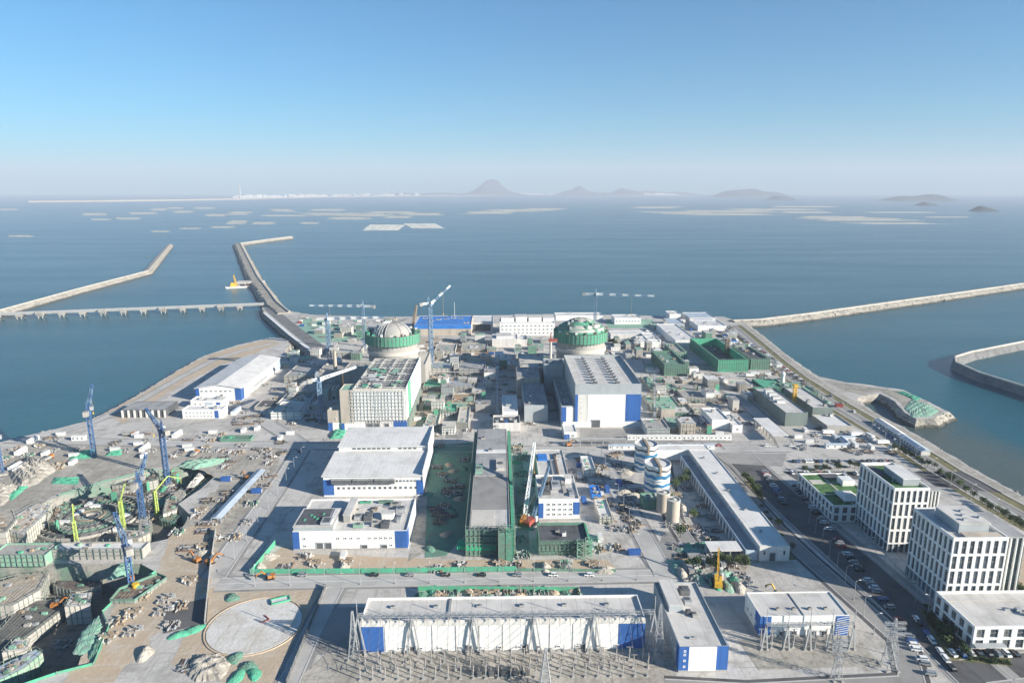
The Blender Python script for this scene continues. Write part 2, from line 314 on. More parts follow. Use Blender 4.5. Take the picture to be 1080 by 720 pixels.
for f in F2:
    cx = sum(V2[i].x for i in f) / len(f); cy = sum(V2[i].y for i in f) / len(f)
    if any(inside(cx, cy, P) for P, _, _ in PITS): continue
    mb.f.append(tuple(f)); mb.m.append(0)
MID = [(x + rnd.uniform(-.5, .5), y + rnd.uniform(-.5, .5), -2.4 + rnd.uniform(-.7, .7)) for x, y in offset(LAND, 2.4)]; OUT = [(x + rnd.uniform(-1.2, 1.2), y + rnd.uniform(-1.2, 1.2), -8) for x, y in offset(LAND, 6.5)]
for i in range(len(LAND)):
    j = (i + 1) % len(LAND)
    mb.face([(*LAND[i], 0), MID[i], MID[j], (*LAND[j], 0)], 1); mb.face([MID[i], OUT[i], OUT[j], MID[j]], 1)
struct(mb.build('ground', ['bare_ground' and M['ground'], M['rock']]))
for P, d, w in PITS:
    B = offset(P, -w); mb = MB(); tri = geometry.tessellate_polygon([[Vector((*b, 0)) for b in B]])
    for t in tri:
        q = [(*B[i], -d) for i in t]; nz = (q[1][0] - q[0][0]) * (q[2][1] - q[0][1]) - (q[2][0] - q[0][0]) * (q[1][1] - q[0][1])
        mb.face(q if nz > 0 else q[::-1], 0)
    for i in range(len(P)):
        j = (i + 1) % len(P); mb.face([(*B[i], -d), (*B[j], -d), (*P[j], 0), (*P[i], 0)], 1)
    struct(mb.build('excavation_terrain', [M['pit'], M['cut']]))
# sea, sea bed is not seen
SX, SY1 = 21500, 26000
sea = MB(); BOX = [(-SX, -200), (SX, -200), (SX, SY1), (-SX, SY1), (-2000, 100), (1500, 100), (1500, 3000), (-2000, 3000)]; IN = offset(LAND, 2.2); n0 = len(BOX)
V2, E2, F2, *_ = geometry.delaunay_2d_cdt([Vector(v) for v in BOX + IN], [(0, 1), (1, 2), (2, 3), (3, 0)] + [(n0 + i, n0 + (i + 1) % len(IN)) for i in range(len(IN))], [], 1, 1e-3)
for f in F2:
    cx = sum(V2[i].x for i in f) / len(f); cy = sum(V2[i].y for i in f) / len(f)
    if not inside(cx, cy, IN): sea.face([(V2[i].x, V2[i].y, SEA) for i in f])
struct(sea.build('sea', M['sea']))
# air
hz = MB().box(-SX - 300, SX + 300, -400, SY1 + 400, -16, 1000)
hm = bpy.data.materials.new('haze'); hm.use_nodes = True; hn = hm.node_tree
hn.nodes.remove(hn.nodes['Principled BSDF']); pv = hn.nodes.new('ShaderNodeVolumePrincipled')
pv.inputs['Color'].default_value = (.80, .86, 1.0, 1); pv.inputs['Density'].default_value = 7e-5; pv.inputs['Anisotropy'].default_value = 0.0
hn.links.new(pv.outputs[0], hn.nodes['Material Output'].inputs['Volume'])
stuff(hz.build('haze', hm))

# far hills and low coast ------------------------------------------------
def hill(px, base_py, wpx, hpx, seed, name='hills', peaks=((0.5, 1.0, .28),), n=40):
    c = at(px, base_py, SEA); D = c.y; w = wpx * D / FPX; h = hpx * D / FPX; r = random.Random(seed); mb = MB()
    ny = 14; dep = w * .55; g = []
    ph = [(r.uniform(3, 9) * k, r.uniform(0, 6.28), 1 / (k + 1)) for k in range(1, 6)]
    for j in range(ny + 1):
        for i in range(n + 1):
            u, v = i / n, j / ny
            e = max(0, 1 - (2 * u - 1) ** 2) ** .6 * max(0, 1 - (2 * v - 1) ** 2) ** .7
            z = sum(a * math.exp(-((u - m) / s) ** 2) for m, a, s in peaks) * e
            z *= 1 + .10 * sum(math.sin(f * u * 4 + p + v * f * 3) * a for f, p, a in ph)
            mb.v.append((c.x + (u - .5) * w, c.y + v * dep, SEA - 2 + h * max(0, z)))
    for j in range(ny):
        for i in range(n): a = j * (n + 1) + i; mb.f.append((a, a + 1, a + n + 2, a + n + 1)); mb.m.append(0)
    return struct(mb.build(name, M['hill'], smooth=True))
hill(518, 206.5, 110, 14.5, 1, peaks=((.5, .62, .13), (.56, .22, .06), (.44, .24, .06), (.5, .34, .34)))
hill(612, 206.5, 80, 11.5, 2, peaks=((.52, .75, .10), (.34, .4, .12), (.72, .35, .14)))
hill(660, 206.5, 90, 10, 3, peaks=((.5, .7, .10), (.66, .45, .1), (.28, .35, .12)))
hill(700, 206, 110, 7, 8, peaks=((.4, .6, .2), (.75, .5, .15)))
hill(800, 208, 95, 11, 4, peaks=((.52, .75, .18), (.25, .6, .14), (.8, .5, .12)))
hill(826, 211, 44, 5, 5, peaks=((.45, .8, .2), (.75, .5, .2)))
hill(983, 212, 82, 6.5, 6, peaks=((.2, .6, .2), (.72, .8, .2), (.5, .5, .3)))
hill(980, 217, 30, 4.5, 9, peaks=((.45, .8, .2), (.75, .5, .2)))
hill(1043, 223, 36, 6.5, 7, peaks=((.42, .85, .17), (.7, .5, .18)))
hill(440, 206.3, 130, 5, 10, peaks=((.3, .5, .2), (.7, .6, .2)))
def coast(L, hgt, w):
    P = pts(L, SEA); mb = MB(); A = [(p.x, p.y) for p in P]; B = [(p.x, p.y + w) for p in P]
    mb.prism(A + B[::-1], SEA - 2, SEA + hgt); return struct(mb.build('coast_terrain', M['rubble']))
coast([(30, 213.5), (110, 212.8), (200, 211.6), (262, 210.4)], 22, 900)
coast([(250, 210.4), (330, 208.4), (440, 206.9)], 16, 900)
coast([(440, 206.8), (560, 206.4), (725, 206.6)], 16, 900)
def town(L, n, seed):
    r = random.Random(seed); mb = MB()
    for k in range(n):
        f = r.random() * (len(L) - 1); i = int(f); f -= i
        p = at(L[i][0] + (L[i + 1][0] - L[i][0]) * f, L[i][1] + (L[i + 1][1] - L[i][1]) * f, SEA); y = p.y + 60 + 500 * r.random()
        hh = r.choice((18, 22, 30, 45, 60)); w = r.uniform(30, 110); d = r.uniform(20, 40)
        mb.box(p.x - w / 2, p.x + w / 2, y, y + d, SEA + 4, SEA + 14 + hh); mb.box(p.x - w / 6, p.x + w / 8, y + 3, y + d - 3, SEA + 14 + hh, SEA + 20 + hh)
    o = mb.build('far_town', M['white']); o['label'] = 'pale far town strung along the hazy coast'; return stuff(o)
town([(250, 210), (300, 209), (340, 208), (440, 206.5)], 130, 3); town([(540, 206), (610, 206.2)], 30, 4); town([(676, 206.4), (720, 206.4)], 40, 5)
def chimney(px, py, hpx, label):
    p = at(px, py, SEA); h = hpx * p.y / FPX; t = thing('distant_chimney', label, 'chimney', (p.x, p.y + 30, SEA + 10))
    MB().cyl(0, 0, 0, h, 14, 9, 12).build('shaft', 'concl', t); MB().cyl(0, 0, h, h + 10, 10.5, 10.5, 12).build('rim', 'red', t)
    for a in ((-80, -30, 0, 40, 0, h * .28), (30, 70, 5, 40, 0, h * .2), (-140, -90, 0, 30, 0, h * .22)): MB().box(*a).build('boiler_house', 'white', t)
chimney(253, 210.3, 13, 'tallest pale chimney on the far left coast, seen through haze')
chimney(408, 207.4, 9, 'shorter chimney on the far coast left of the pointed hill')

# oyster raft fields -----------------------------------------------------
def raft(px, py, wpx, hpx, skew=0, label=None, fill=.45):
    P = [at(px - wpx / 2 + skew, py - hpx / 2, SEA), at(px + wpx / 2 + skew, py - hpx / 2, SEA), at(px + wpx / 2 - skew, py + hpx / 2, SEA), at(px - wpx / 2 - skew, py + hpx / 2, SEA)]
    mb = MB(); dep = P[0].y - P[3].y; n = max(5, min(26, int(dep / 16))); nx = 5
    c = sum(P, Vector()) / 4
    for k in range(n):
        f0, f1 = (k + .1) / n, (k + .1 + fill) / n
        a = P[3].lerp(P[0], f0); b = P[2].lerp(P[1], f0); d = P[3].lerp(P[0], f1); e = P[2].lerp(P[1], f1); e_ = .02 if fill > .7 else .16; j0, j1 = rnd.uniform(-e_, e_), rnd.uniform(1 - e_, 1 + e_)
        for i in range(nx):
            if rnd.random() < .12: continue
            g0 = j0 + (j1 - j0) * (i + .04) / nx; g1 = j0 + (j1 - j0) * (i + .96) / nx
            q = [a.lerp(b, g0) - c, a.lerp(b, g1) - c, d.lerp(e, g1) - c, d.lerp(e, g0) - c]
            mb.prism([(v.x, v.y) for v in q], -.3, .7)
    o = mb.build('oyster_raft', 'raft' if fill < .7 else 'raftn'); o.location = (c.x, c.y, SEA); return o
def rafts(L, label, group):
    for a in L: tag(raft(*a), label, 'raft field', group)
tag(raft(405, 240, 38, 6, 4, fill=.8), 'left of the two nearest pale rectangular raft fields on the bay', 'raft field', 'nearest raft fields')
tag(raft(447, 238.3, 34, 5, -5, fill=.8), 'right of the two nearest pale rectangular raft fields on the bay', 'raft field', 'nearest raft fields')
rafts([(8, 221, 20, 1.6), (22, 249, 22, 2), (100, 226, 22, 2.5), (107, 231.5, 18, 1.6), (135, 230.5, 23, 2), (150, 225, 26, 2), (168, 221, 16, 2.4), (185, 219.5, 14, 1.6), (193, 223.5, 20, 2.2), (215, 219.5, 22, 1.8), (227, 227, 20, 2.4), (252, 225, 22, 3.6, 2), (235, 239.5, 22, 2), (200, 241, 20, 1.6),
       (168, 244, 18, 1.5), (250, 234.5, 18, 4, 2), (278, 235.5, 24, 2.6), (298, 222, 20, 3, -3), (300, 227.5, 40, 1.6), (326, 235.2, 17, 2), (345, 221.5, 34, 2), (352, 226, 56, 3, -6)],
      'pale raft field among many scattered over the far left bay', 'raft fields on the left bay')
rafts([(385, 226.8, 56, 3, -6), (368, 230.4, 40, 2.4), (412, 224, 46, 2), (420, 229, 26, 2.2), (445, 226, 40, 2.4), (515, 224.4, 44, 2.4, 5), (545, 222, 60, 2.6, 6), (575, 220.5, 36, 2)], 'pale raft field below the pointed hill in mid bay', 'raft fields in mid bay')
rafts([(692, 218.8, 44, 2, 4), (724, 224.5, 70, 3, -16), (770, 223, 80, 2.6, -8), (765, 226, 90, 2.2, -10), (815, 221, 80, 2, -6), (850, 224, 50, 1.8, -6), (850, 218, 60, 1.4), (880, 229, 60, 2, -10), (905, 231.5, 90, 3, -14), (940, 235.5, 80, 2, -12), (950, 224, 60, 1.2), (1000, 229, 40, 1.2)], 'pale raft field below the low islands on the right bay', 'raft fields on the right bay')

# breakwaters and jetty --------------------------------------------------
def stone(mb, p, r):
    k = 5; A = [(p.x + r * rnd.uniform(.6, 1.1) * math.cos(6.28 * i / k), p.y + r * rnd.uniform(.6, 1.1) * math.sin(6.28 * i / k), p.z - r * .3) for i in range(k)]
    mb.hull(A, [(p.x + (a[0] - p.x) * rnd.uniform(.4, .75), p.y + (a[1] - p.y) * rnd.uniform(.4, .75), p.z + r * rnd.uniform(.35, .75)) for a in A])
sr = MB()
for i in range(len(LAND)):
    j = (i + 1) % len(LAND)
    if LAND[i][1] < 290: continue
    for _ in range(4): f, g = rnd.random(), rnd.random(); a = Vector((*LAND[i], 0)).lerp(Vector((*LAND[j], 0)), f); b = Vector(OUT[i]).lerp(Vector(OUT[j]), f); stone(sr, a.lerp(b, g * .8), rnd.uniform(.5, 1.3))
struct(sr.build('shore_rocks', M['rock']))
def embank(name, label, L, crest, base, ztop, parapet=None, mtop='rubble', mside='rock', closed=False):
    P = [tuple(p[:2]) for p in pts(L, 0)]; c0 = P[len(P) // 2]; P = [(x - c0[0], y - c0[1]) for x, y in P]
    # resample with a little wobble
    Q = []
    for i in range(len(P) - 1):
        n = max(1, int(math.hypot(P[i + 1][0] - P[i][0], P[i + 1][1] - P[i][1]) / 22))
        for k in range(n): f = k / n; Q.append((P[i][0] + (P[i + 1][0] - P[i][0]) * f, P[i][1] + (P[i + 1][1] - P[i][1]) * f))
    Q.append(P[-1]); n = len(Q)
    offs = [(-base / 2, SEA - 1.5), (-crest / 2 - (base - crest) * .2, (SEA + ztop) / 2 + .6), (-crest / 2, ztop), (crest / 2, ztop), (crest / 2 + (base - crest) * .2, (SEA + ztop) / 2 + .6), (base / 2, SEA - 1.5)]
    lines = [[(x + rnd.uniform(-.8, .8), y + rnd.uniform(-.8, .8), z + (rnd.uniform(-.5, .5) if k not in (2, 3) else 0)) for x, y in offset(Q, o, False)] for k, (o, z) in enumerate(offs)]
    mb = MB(); mt = MB()
    for k in range(5):
        t = mt if k == 2 else mb
        for i in range(n - 1): t.face([lines[k][i], lines[k][i + 1], lines[k + 1][i + 1], lines[k + 1][i]], 0)
    for i in (0, n - 1): mb.face([lines[k][i] for k in range(6)])
    nr = min(900, n * 9)
    for _ in range(nr):                                   # loose armour stones lying on both slopes
        i = rnd.randrange(n - 1); s_ = rnd.choice((0, 1, 3, 4)); f, g = rnd.random(), rnd.random(); A_ = Vector(lines[s_][i]).lerp(Vector(lines[s_][i + 1]), f); B_ = Vector(lines[s_ + 1][i]).lerp(Vector(lines[s_ + 1][i + 1]), f); stone(mb, A_.lerp(B_, g), rnd.uniform(.7, 1.0) * max(1.0, base * .055))
    t = thing(name, label, 'breakwater', (*c0, 0)); mb.build('rock_slope', mside, t); mt.build('crest', mtop, t)
    if parapet:
        A, B = offset(Q, parapet, False), offset(Q, parapet + 1.6, False); pb = MB()
        for i in range(n - 1): pb.prism([A[i], A[i + 1], B[i + 1], B[i]], ztop, ztop + 1.6)
        pb.build('parapet', 'concl', t)
    return t
embank('breakwater', 'long thin breakwater on the left, bent toward the open bay', [(-160, 368), (-40, 337), (0, 328), (80, 306), (155, 286.5), (179, 258)], 9, 26, 1.5, 2)
embank('breakwater', 'middle breakwater rising from the plant with an arm bent to the right', [(300, 331), (287, 320), (279, 308), (268, 293), (258, 272), (251, 257.5), (275, 254), (306, 250)], 16, 38, 2, 6, 'rock')
embank('breakwater', 'long straight beige breakwater running out to the right edge', [(772, 339), (800, 338), (850, 332), (900, 325), (1000, 311), (1080, 299.5), (1200, 284)], 12, 34, 1.5, 3)
embank('breakwater', 'hook shaped breakwater at the right edge with dark outer slope', [(1220, 330), (1130, 350), (1080, 362), (1025, 373), (1009, 378), (1010, 384), (1035, 395), (1080, 409), (1180, 440)], 3.2, 11, 1.2, .6, 'rubble', 'slope')
# jetty
a, b = at(-60, 334.5), at(278, 321.5); L = (b - a).length; ang = math.atan2(b.y - a.y, b.x - a.x)
jt = thing('trestle_jetty', 'long trestle jetty on piers crossing the left bay to the plant', 'jetty', a, ang)
MB().box(0, L, -4.5, 4.5, 0, 1.6).build('deck', 'conc', jt)
MB().box(0, L, -4.7, -4.2, 1.6, 3).box(0, L, 4.2, 4.7, 1.6, 3).build('guard_rail', 'steel', jt)
for k in range(int(L / 27)):
    x = 14 + k * 27; m = MB().box(x - 4, x + 4, -7, 7, -2.6, -.05)
    for sx in (-2.6, 2.6):
        for sy in (-5.5, 5.5): m.cyl(x + sx, sy, SEA - 4, -2.6, .8, n=8)
    if k % 3 == 1: m.box(x - 5, x + 5, -9, -5, -.05, 3.2)
    m.build('pier', 'conc', jt)

# revetment band, roads, yards ------------------------------------------
strip([tuple(at(*p)[:2]) for p in ((279, 325), (306, 348), (339, 374))], -14, 2, .05, 'revetment_road', M['slope'])
strip([tuple(at(*p)[:2]) for p in ((279, 330), (306, 353), (335, 375))], -1.5, 2.5, .9, 'revetment_path', M['white'])
coast_px = [(764, 334), (790, 343), (806, 355), (835, 378), (862, 398), (905, 424), (956, 452), (1002, 479), (1030, 496), (1080, 523), (1180, 575)]
CW = [tuple(at(*p)[:2]) for p in coast_px]; CW.append((305, 150)); CW = CW[1:]
strip(CW, 2, 9, .06, 'sea_path', M['rubble']); strip(CW, 9, 10, .5, 'kerb', M['kerb']); strip(CW, 10, 17, .05, 'verge_ground', M['grass'])
strip(CW, 17, 17.8, .3, 'kerb', M['kerb']); strip(CW, 18, 30, .06, 'coast_road', M['greyroad']); strip(CW, 23.7, 24.2, .08, 'road_marking', M['line']); strip(CW, 30, 31, .35, 'kerb', M['kerb']); strip(CW, 31, 35, .055, 'verge_ground', M['grass'])
def road(name, path, w, m='road', z=.05, kerbs=True, px=False, line=False):
    P = [tuple(at(*p)[:2]) for p in path] if px else path
    strip(P, -w / 2, w / 2, z, name, M[m])
    if kerbs:
        for s in (-1, 1):
            mb = MB(); A = offset(P, s * w / 2, False); B = offset(P, s * (w / 2 + .5), False)
            for i in range(len(P) - 1): mb.prism([A[i], A[i + 1], B[i + 1], B[i]], -.05, .17)
            struct(mb.build('kerb', M['kerb'])); strip(P, s * (w / 2 + .5), s * (w / 2 + 2.2), z - .012, 'road_edge', M['asphalt' if m == 'greyroad' else 'greyroad'])
    if line: strip(P, -.12, .12, z + .012, 'road_marking', M['line'])
road('road', [(-128, 282), (-100, 283), (-40, 283.5), (74, 285)], 9, 'road', .050, line=True)
road('road', [(-132, 287), (-133, 330), (-134, 400), (-136, 445)], 10, 'road', .054)
road('road', [(77, 284), (75, 320), (72, 360), (70, 400), (66, 440)], 9, 'road', .058)
road('road', [(-350, 470), (-250, 462), (-150, 455), (-60, 447), (60, 442), (130, 441), (200, 442)], 10, 'road', .062)
road('road', [(-130, 445), (-150, 470), (-176, 500), (-190, 540), (-172, 600), (-160, 660)], 10, 'road', .066)
road('road', [(-74, 278), (-76, 250), (-77, 205)], 7, 'road', .070)
road('road', [(101, 275), (97, 300), (95, 340), (104, 395), (110, 430)], 7, 'greyroad', .074)
road('road', [(12, 300), (13, 350), (13, 440)], 6, 'greyroad', .078, kerbs=False)
road('road', [(150, 440), (150, 520), (150, 600), (160, 720)], 9, 'road', .082)
road('road', [(200, 442), (206, 470), (208, 560), (195, 640)], 9, 'road', .086)
road('road', [(60, 212), (90, 209), (150, 212), (160, 235), (150, 300), (147, 330), (144, 410), (140, 432)], 8, 'greyroad', .090)
# office street and parking
road('asphalt_road', [(178, 205), (176, 240), (172, 290), (167, 340), (163, 400), (162, 433)], 21, 'asphalt', .05, line=False)
patch([(826, 497), (1015, 497), (1060, 520), (900, 505), (842, 507)], .10, 'car_park', M['asphalt'])
strip([(188, 205), (186, 240), (182.5, 290), (178, 332)], -1.5, 4, .12, 'pavement', M['pave'])
road('asphalt_road', [(176, 218), (206, 222), (260, 226)], 12, 'asphalt', .11)
# soil and yards
patch([(222, 619), (344, 619), (302, 722), (250, 724), (180, 700), (205, 650)], .03, 'soil', M['soil'])
patch([(262, 601), (300, 575), (310, 583), (480, 590), (640, 590), (655, 603)], .03, 'soil', M['soil'])
patch([(445, 470), (470, 466), (452, 580), (430, 592), (436, 560)], .035, 'soil', M['rubble'])
patch([(110, 436), (150, 415), (185, 393), (215, 376), (250, 365), (284, 358), (296, 362), (230, 386), (185, 409), (155, 428), (130, 446)], .03, 'shore_soil', M['soil'], jit=1.5)
road('shore_road', [(60, 458), (104, 443), (150, 421), (190, 398), (226, 379), (262, 368), (288, 362)], 5, 'road', .094, px=True)
patch([(318, 336), (330, 335), (392, 352), (384, 358), (330, 362), (314, 348)], .03, 'green_mat_ground', M['netp'])
patch([(640, 336), (690, 337), (684, 346), (640, 346)], .03, 'green_mat_ground', M['netp'])
patch([(720, 588), (790, 596), (778, 622), (720, 614)], .03, 'mound_ground', M['rubble'])
patch([(345, 688), (680, 690), (730, 724), (305, 724)], .06, 'switchyard_gravel', M['rubble'])
patch([(778, 674), (905, 672), (930, 702), (800, 706)], .06, 'switchyard_gravel', M['rubble'])
patch([(712, 478), (830, 478), (825, 492), (722, 486)], .07, 'yard_paving', M['pave'])
patch([(612, 452), (760, 452), (766, 466), (612, 470)], .10, 'yard_paving', M['pave'])
patch([(182, 560), (232, 545), (226, 600), (222, 622), (180, 650), (120, 720), (60, 724), (112, 664), (124, 632), (165, 604)], .028, 'soil', M['soil'], jit=1.2)
patch([(180, 482), (300, 470), (262, 560), (205, 592), (186, 560), (235, 508)], .022, 'trodden_ground', M['rubble'], jit=1.5)
patch([(0, 478), (60, 462), (180, 470), (240, 482), (165, 493), (62, 520), (0, 560)], .024, 'trodden_ground', M['rubble'], jit=2)
patch([(440, 400), (470, 400), (462, 460), (432, 458)], .026, 'soil', M['soil'], jit=1.5)
patch([(866, 400), (893, 405), (919, 408), (952, 413), (974, 423), (995, 434), (984, 439), (967, 439), (957, 433), (947, 422), (929, 413), (906, 416), (888, 411)], .03, 'rocky_ground', M['rock'], jit=.6)
patch([(690, 380), (750, 384), (770, 420), (690, 460), (682, 420)], .026, 'trodden_ground', M['rubble'], jit=2)
patch([(440, 356), (520, 360), (520, 388), (448, 392)], .024, 'soil', M['soil'], jit=2)
patch([(345, 640), (386, 640), (378, 690), (322, 690)], .032, 'worn_yard', M['greyroad'])
patch([(1030, 560), (1082, 570), (1082, 640), (1066, 636)], .05, 'forecourt_paving', M['soil'])
patch([(700, 560), (755, 570), (750, 596), (690, 590)], .04, 'yard_paving', M['greyroad'])
# ================================================================== BUILDINGS
def fbox(mb, w, d, side, u0, u1, z0, z1, out, ins=0.0, mi=0):
    if side == 'f': mb.box(u0, u1, -out, ins, z0, z1, mi)
    elif side == 'b': mb.box(u0, u1, d - ins, d + out, z0, z1, mi)
    elif side == 'l': mb.box(-out, ins, u0, u1, z0, z1, mi)
    else: mb.box(w - ins, w + out, u0, u1, z0, z1, mi)
    return mb
class Bd:
    """a walled block with parapet and roof; local origin at its front left corner"""
    def __init__(s, name, label, x0, x1, y0, y1, h, wall='white', roof='roof', par=.9, pt=.35, cat='building', group=None, rz=0.0, roofname='roof', plinth=True):
        s.w, s.d, s.h = x1 - x0, y1 - y0, h
        s.o = thing(name, label, cat, (x0, y0, 0), rz, group); w, d = s.w, s.d
        b = MB().box(0, w, 0, d, -.3, h)
        if par:
            b.box(0, w, 0, pt, h, h + par).box(0, w, d - pt, d, h, h + par).box(0, pt, pt, d - pt, h, h + par).box(w - pt, w, pt, d - pt, h, h + par)
        b.build('wall', wall, s.o)
        s.roof = MB().box(pt, w - pt, pt, d - pt, h - .2, h + .06).build(roofname, roof, s.o) if par else MB().box(-.5, w + .5, -.5, d + .5, h + .01, h + .35).build(roofname, roof, s.o)
        s.zr = h + (.06 if par else .35)
        if plinth: fbox(fbox(MB(), w, d, 'f', -.1, w + .1, -.2, .9, .12, .1), w, d, 'l', .11, d, -.2, .9, .1, .1).build('plinth', 'conc', s.o)
    def panel(s, side, u0, u1, z0, z1, m='blue', name='wall_panel', out=.14):
        return fbox(MB(), s.w, s.d, side, u0, u1, z0, z1, out, .05).build(name, m, s.o)
    def corner(s, left=True, t=4.0, z0=.9, z1=None, m='blue', depth=3.5, name='corner_cladding'):
        z1 = z1 or s.h + .5; mb = MB(); w, d = s.w, s.d
        if left: mb.box(-.15, t, -.15, -.002, z0, z1).box(-.15, -.002, 0, depth, z0, z1)
        else: mb.box(w - t, w + .15, -.15, -.002, z0, z1).box(w + .002, w + .15, 0, depth, z0, z1)
        return mb.build(name, m, s.o)
    def win(s, side, u, z, w=1.6, h=1.6, fr='white', gl='glass', name='window'):
        mb = MB(); t = .22
        for a, b, c, e in ((u - w / 2, u + w / 2, z - h / 2, z - h / 2 + t), (u - w / 2, u + w / 2, z + h / 2 - t, z + h / 2), (u - w / 2, u - w / 2 + t, z - h / 2 + t, z + h / 2 - t), (u + w / 2 - t, u + w / 2, z - h / 2 + t, z + h / 2 - t)):
            fbox(mb, s.w, s.d, side, a, b, c, e, .24, -.001, 0)
        pn = fbox(MB(), s.w, s.d, side, u - w / 2 + t, u + w / 2 - t, z - h / 2 + t, z + h / 2 - t, .05, -.001)
        o = mb.build(name, [fr, fr], s.o); pn.build('pane', gl, o); return o
    def wins(s, side, us, zs, w=1.6, h=1.6, **k):
        for z in zs:
            for u in us: s.win(side, u, z, w, h, **k)
    def door(s, side, u, w=4, h=4.5, m='roofd'):
        mb = fbox(MB(), s.w, s.d, side, u - w / 2, u + w / 2, 0, h, .06, -.001, 0)
        fbox(mb, s.w, s.d, side, u - w / 2 - .3, u + w / 2 + .3, h, h + .35, .3, -.001, 1); fbox(mb, s.w, s.d, side, u - w / 2 - .3, u - w / 2, 0, h, .2, -.001, 1); fbox(mb, s.w, s.d, side, u + w / 2, u + w / 2 + .3, 0, h, .2, -.001, 1)
        return mb.build('door', [m, 'band'], s.o)
    def vent(s, x, y, r=.8, hh=1.4, m='steel'):
        MB().cyl(x, y, s.zr, s.zr + hh, r * .6, n=10).cyl(x, y, s.zr + hh, s.zr + hh + .5, r, r * .3, 10).build('roof_vent', m, s.o)
    def unit(s, x, y, w=2.5, d=2, hh=1.6, m='steel', name='roof_unit'):
        MB().box(x, x + w, y, y + d, s.zr + .25, s.zr + hh).box(x + .2, x + w - .2, y + .2, y + d - .2, s.zr, s.zr + .25, 1).cyl(x + w / 2, y + d / 2, s.zr + hh, s.zr + hh + .25, min(w, d) * .35, n=10, mi=1).build(name, [m, 'dsteel'], s.o)
    def house(s, x0, x1, y0, y1, hh, m='white', name='roof_house'):
        z = s.zr; MB().box(x0, x1, y0, y1, z - .05, z + hh).box(x0 - .25, x1 + .25, y0 - .25, y1 + .25, z + hh, z + hh + .3, 1).build(name, [m, 'roof'], s.o)
    def pipe(s, P, t=.5, m='steel', name='roof_pipe'):
        mb = MB()
        for a, b in zip(P, P[1:]): mb.bar((*a, s.zr + .6), (*b, s.zr + .6), t)
        for a in P: mb.box(a[0] - .2, a[0] + .2, a[1] - .2, a[1] + .2, s.zr, s.zr + .4)
        mb.build(name, m, s.o)
def lin(a, b, n): return [a + (b - a) * (k + .5) / n for k in range(n)]

# ---- finished turbine hall
b = Bd('turbine_hall', 'finished white turbine hall with blue corner cladding and pale roof', 57.5, 107, 488.5, 580, 31.5, 'band', 'roof', 2.2)
b.panel('f', 9.5, 38, 4.4, 25.5, 'white', 'front_panel', .25); b.panel('f', 2.2, 9.2, 4.4, 25.5, 'offw', 'stair_panel', .2)
b.panel('f', .0, 2.2, 4.4, 25.5, 'blue', 'corner_cladding', .3); b.panel('f', 38, 49.6, 4.4, 25.5, 'blue', 'corner_cladding', .3); b.panel('r', 0, 20, 4.4, 25.5, 'blue', 'side_cladding', .2)
b.panel('f', -9, 52, 0, 4.3, 'white', 'base_panel', .5); b.door('f', 16, 6, 5.5).location.y = -.48
b.wins('f', [5], [9, 13, 18, 21, 24], 1.9, 1.2)
for x in (16, 33):
    for k in range(10): y = 7 + k * 8.2; MB().box(x - 1.5, x + 1.5, y, y + 2.6, b.zr, b.zr + 2.2, 1).hull([(x - 1.9, y - .2, b.zr + 2.2), (x + 1.9, y - .2, b.zr + 2.2), (x + 1.9, y + 2.8, b.zr + 2.2), (x - 1.9, y + 2.8, b.zr + 2.2)], [(x - .3, y + .4, b.zr + 2.9), (x + .3, y + .4, b.zr + 2.9), (x + .3, y + 2.2, b.zr + 2.9), (x - .3, y + 2.2, b.zr + 2.9)], 0).build('roof_vent', ['steel', 'dsteel'], b.o)
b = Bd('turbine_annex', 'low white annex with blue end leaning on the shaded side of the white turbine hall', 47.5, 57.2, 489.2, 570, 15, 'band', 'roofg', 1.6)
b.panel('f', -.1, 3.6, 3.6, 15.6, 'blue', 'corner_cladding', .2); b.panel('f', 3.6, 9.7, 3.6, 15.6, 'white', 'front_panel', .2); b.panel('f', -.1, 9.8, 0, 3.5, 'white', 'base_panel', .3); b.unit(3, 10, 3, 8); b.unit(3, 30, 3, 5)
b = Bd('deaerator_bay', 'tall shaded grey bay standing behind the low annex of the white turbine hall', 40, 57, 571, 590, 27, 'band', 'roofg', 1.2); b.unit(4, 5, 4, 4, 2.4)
# ---- turbine hall under construction
T1 = Bd('turbine_hall', 'unfinished turbine hall with open roof frame and gridded pale front', -107, -68, 484, 577, 30, 'conc', 'roofd', 0.01, plinth=False)  # dark roof slab: shade in the open frame's gaps put into its colour
o = T1.o; w, d = T1.w, T1.d
mb = MB(); mb.box(0, .8, 0, d, 30.02, 32.5).box(w - .8, w, 0, d, 30.02, 32.5).box(.8, w - .8, 0, .8, 30.02, 32.5).box(.8, w - .8, d - .8, d, 30.02, 32.5).build('eaves_beam', 'concl', o)
for x in (9.5, 19.5, 29.5): MB().box(x - .5, x + .5, .8, d - .8, 31.4, 32.6).build('roof_girder', 'concl', o)
for k in range(15):
    y = 3 + k * 6.1; mb = MB().bar((.5, y, 32.7), (w - .5, y, 32.7), .45).bar((.5, y, 31), (w - .5, y, 31), .35)
    for j in range(12): x = .5 + j * (w - 1) / 12; mb.bar((x, y, 31 if j % 2 else 32.7), (x + (w - 1) / 12, y, 32.7 if j % 2 else 31), .25)
    mb.build('roof_truss', 'steel' if k % 3 else 'scafp', o)
for k in range(26):
    x, y = rnd.uniform(1, 32), rnd.uniform(1, 60); ww, dd = rnd.uniform(3, 7), rnd.uniform(3, 7); zz = 33.0 + k * .02
    MB().box(x, x + ww, y, y + dd, zz, zz + .15).build('roof_deck_sheet', ['scafp', 'netp', 'netp', 'net', 'roofg'][k % 5], o)
mb = MB()
for k in range(15): x = .5 + k * 2.55; mb.box(x, x + 1.0, -.7, 0, 8, 30.5)
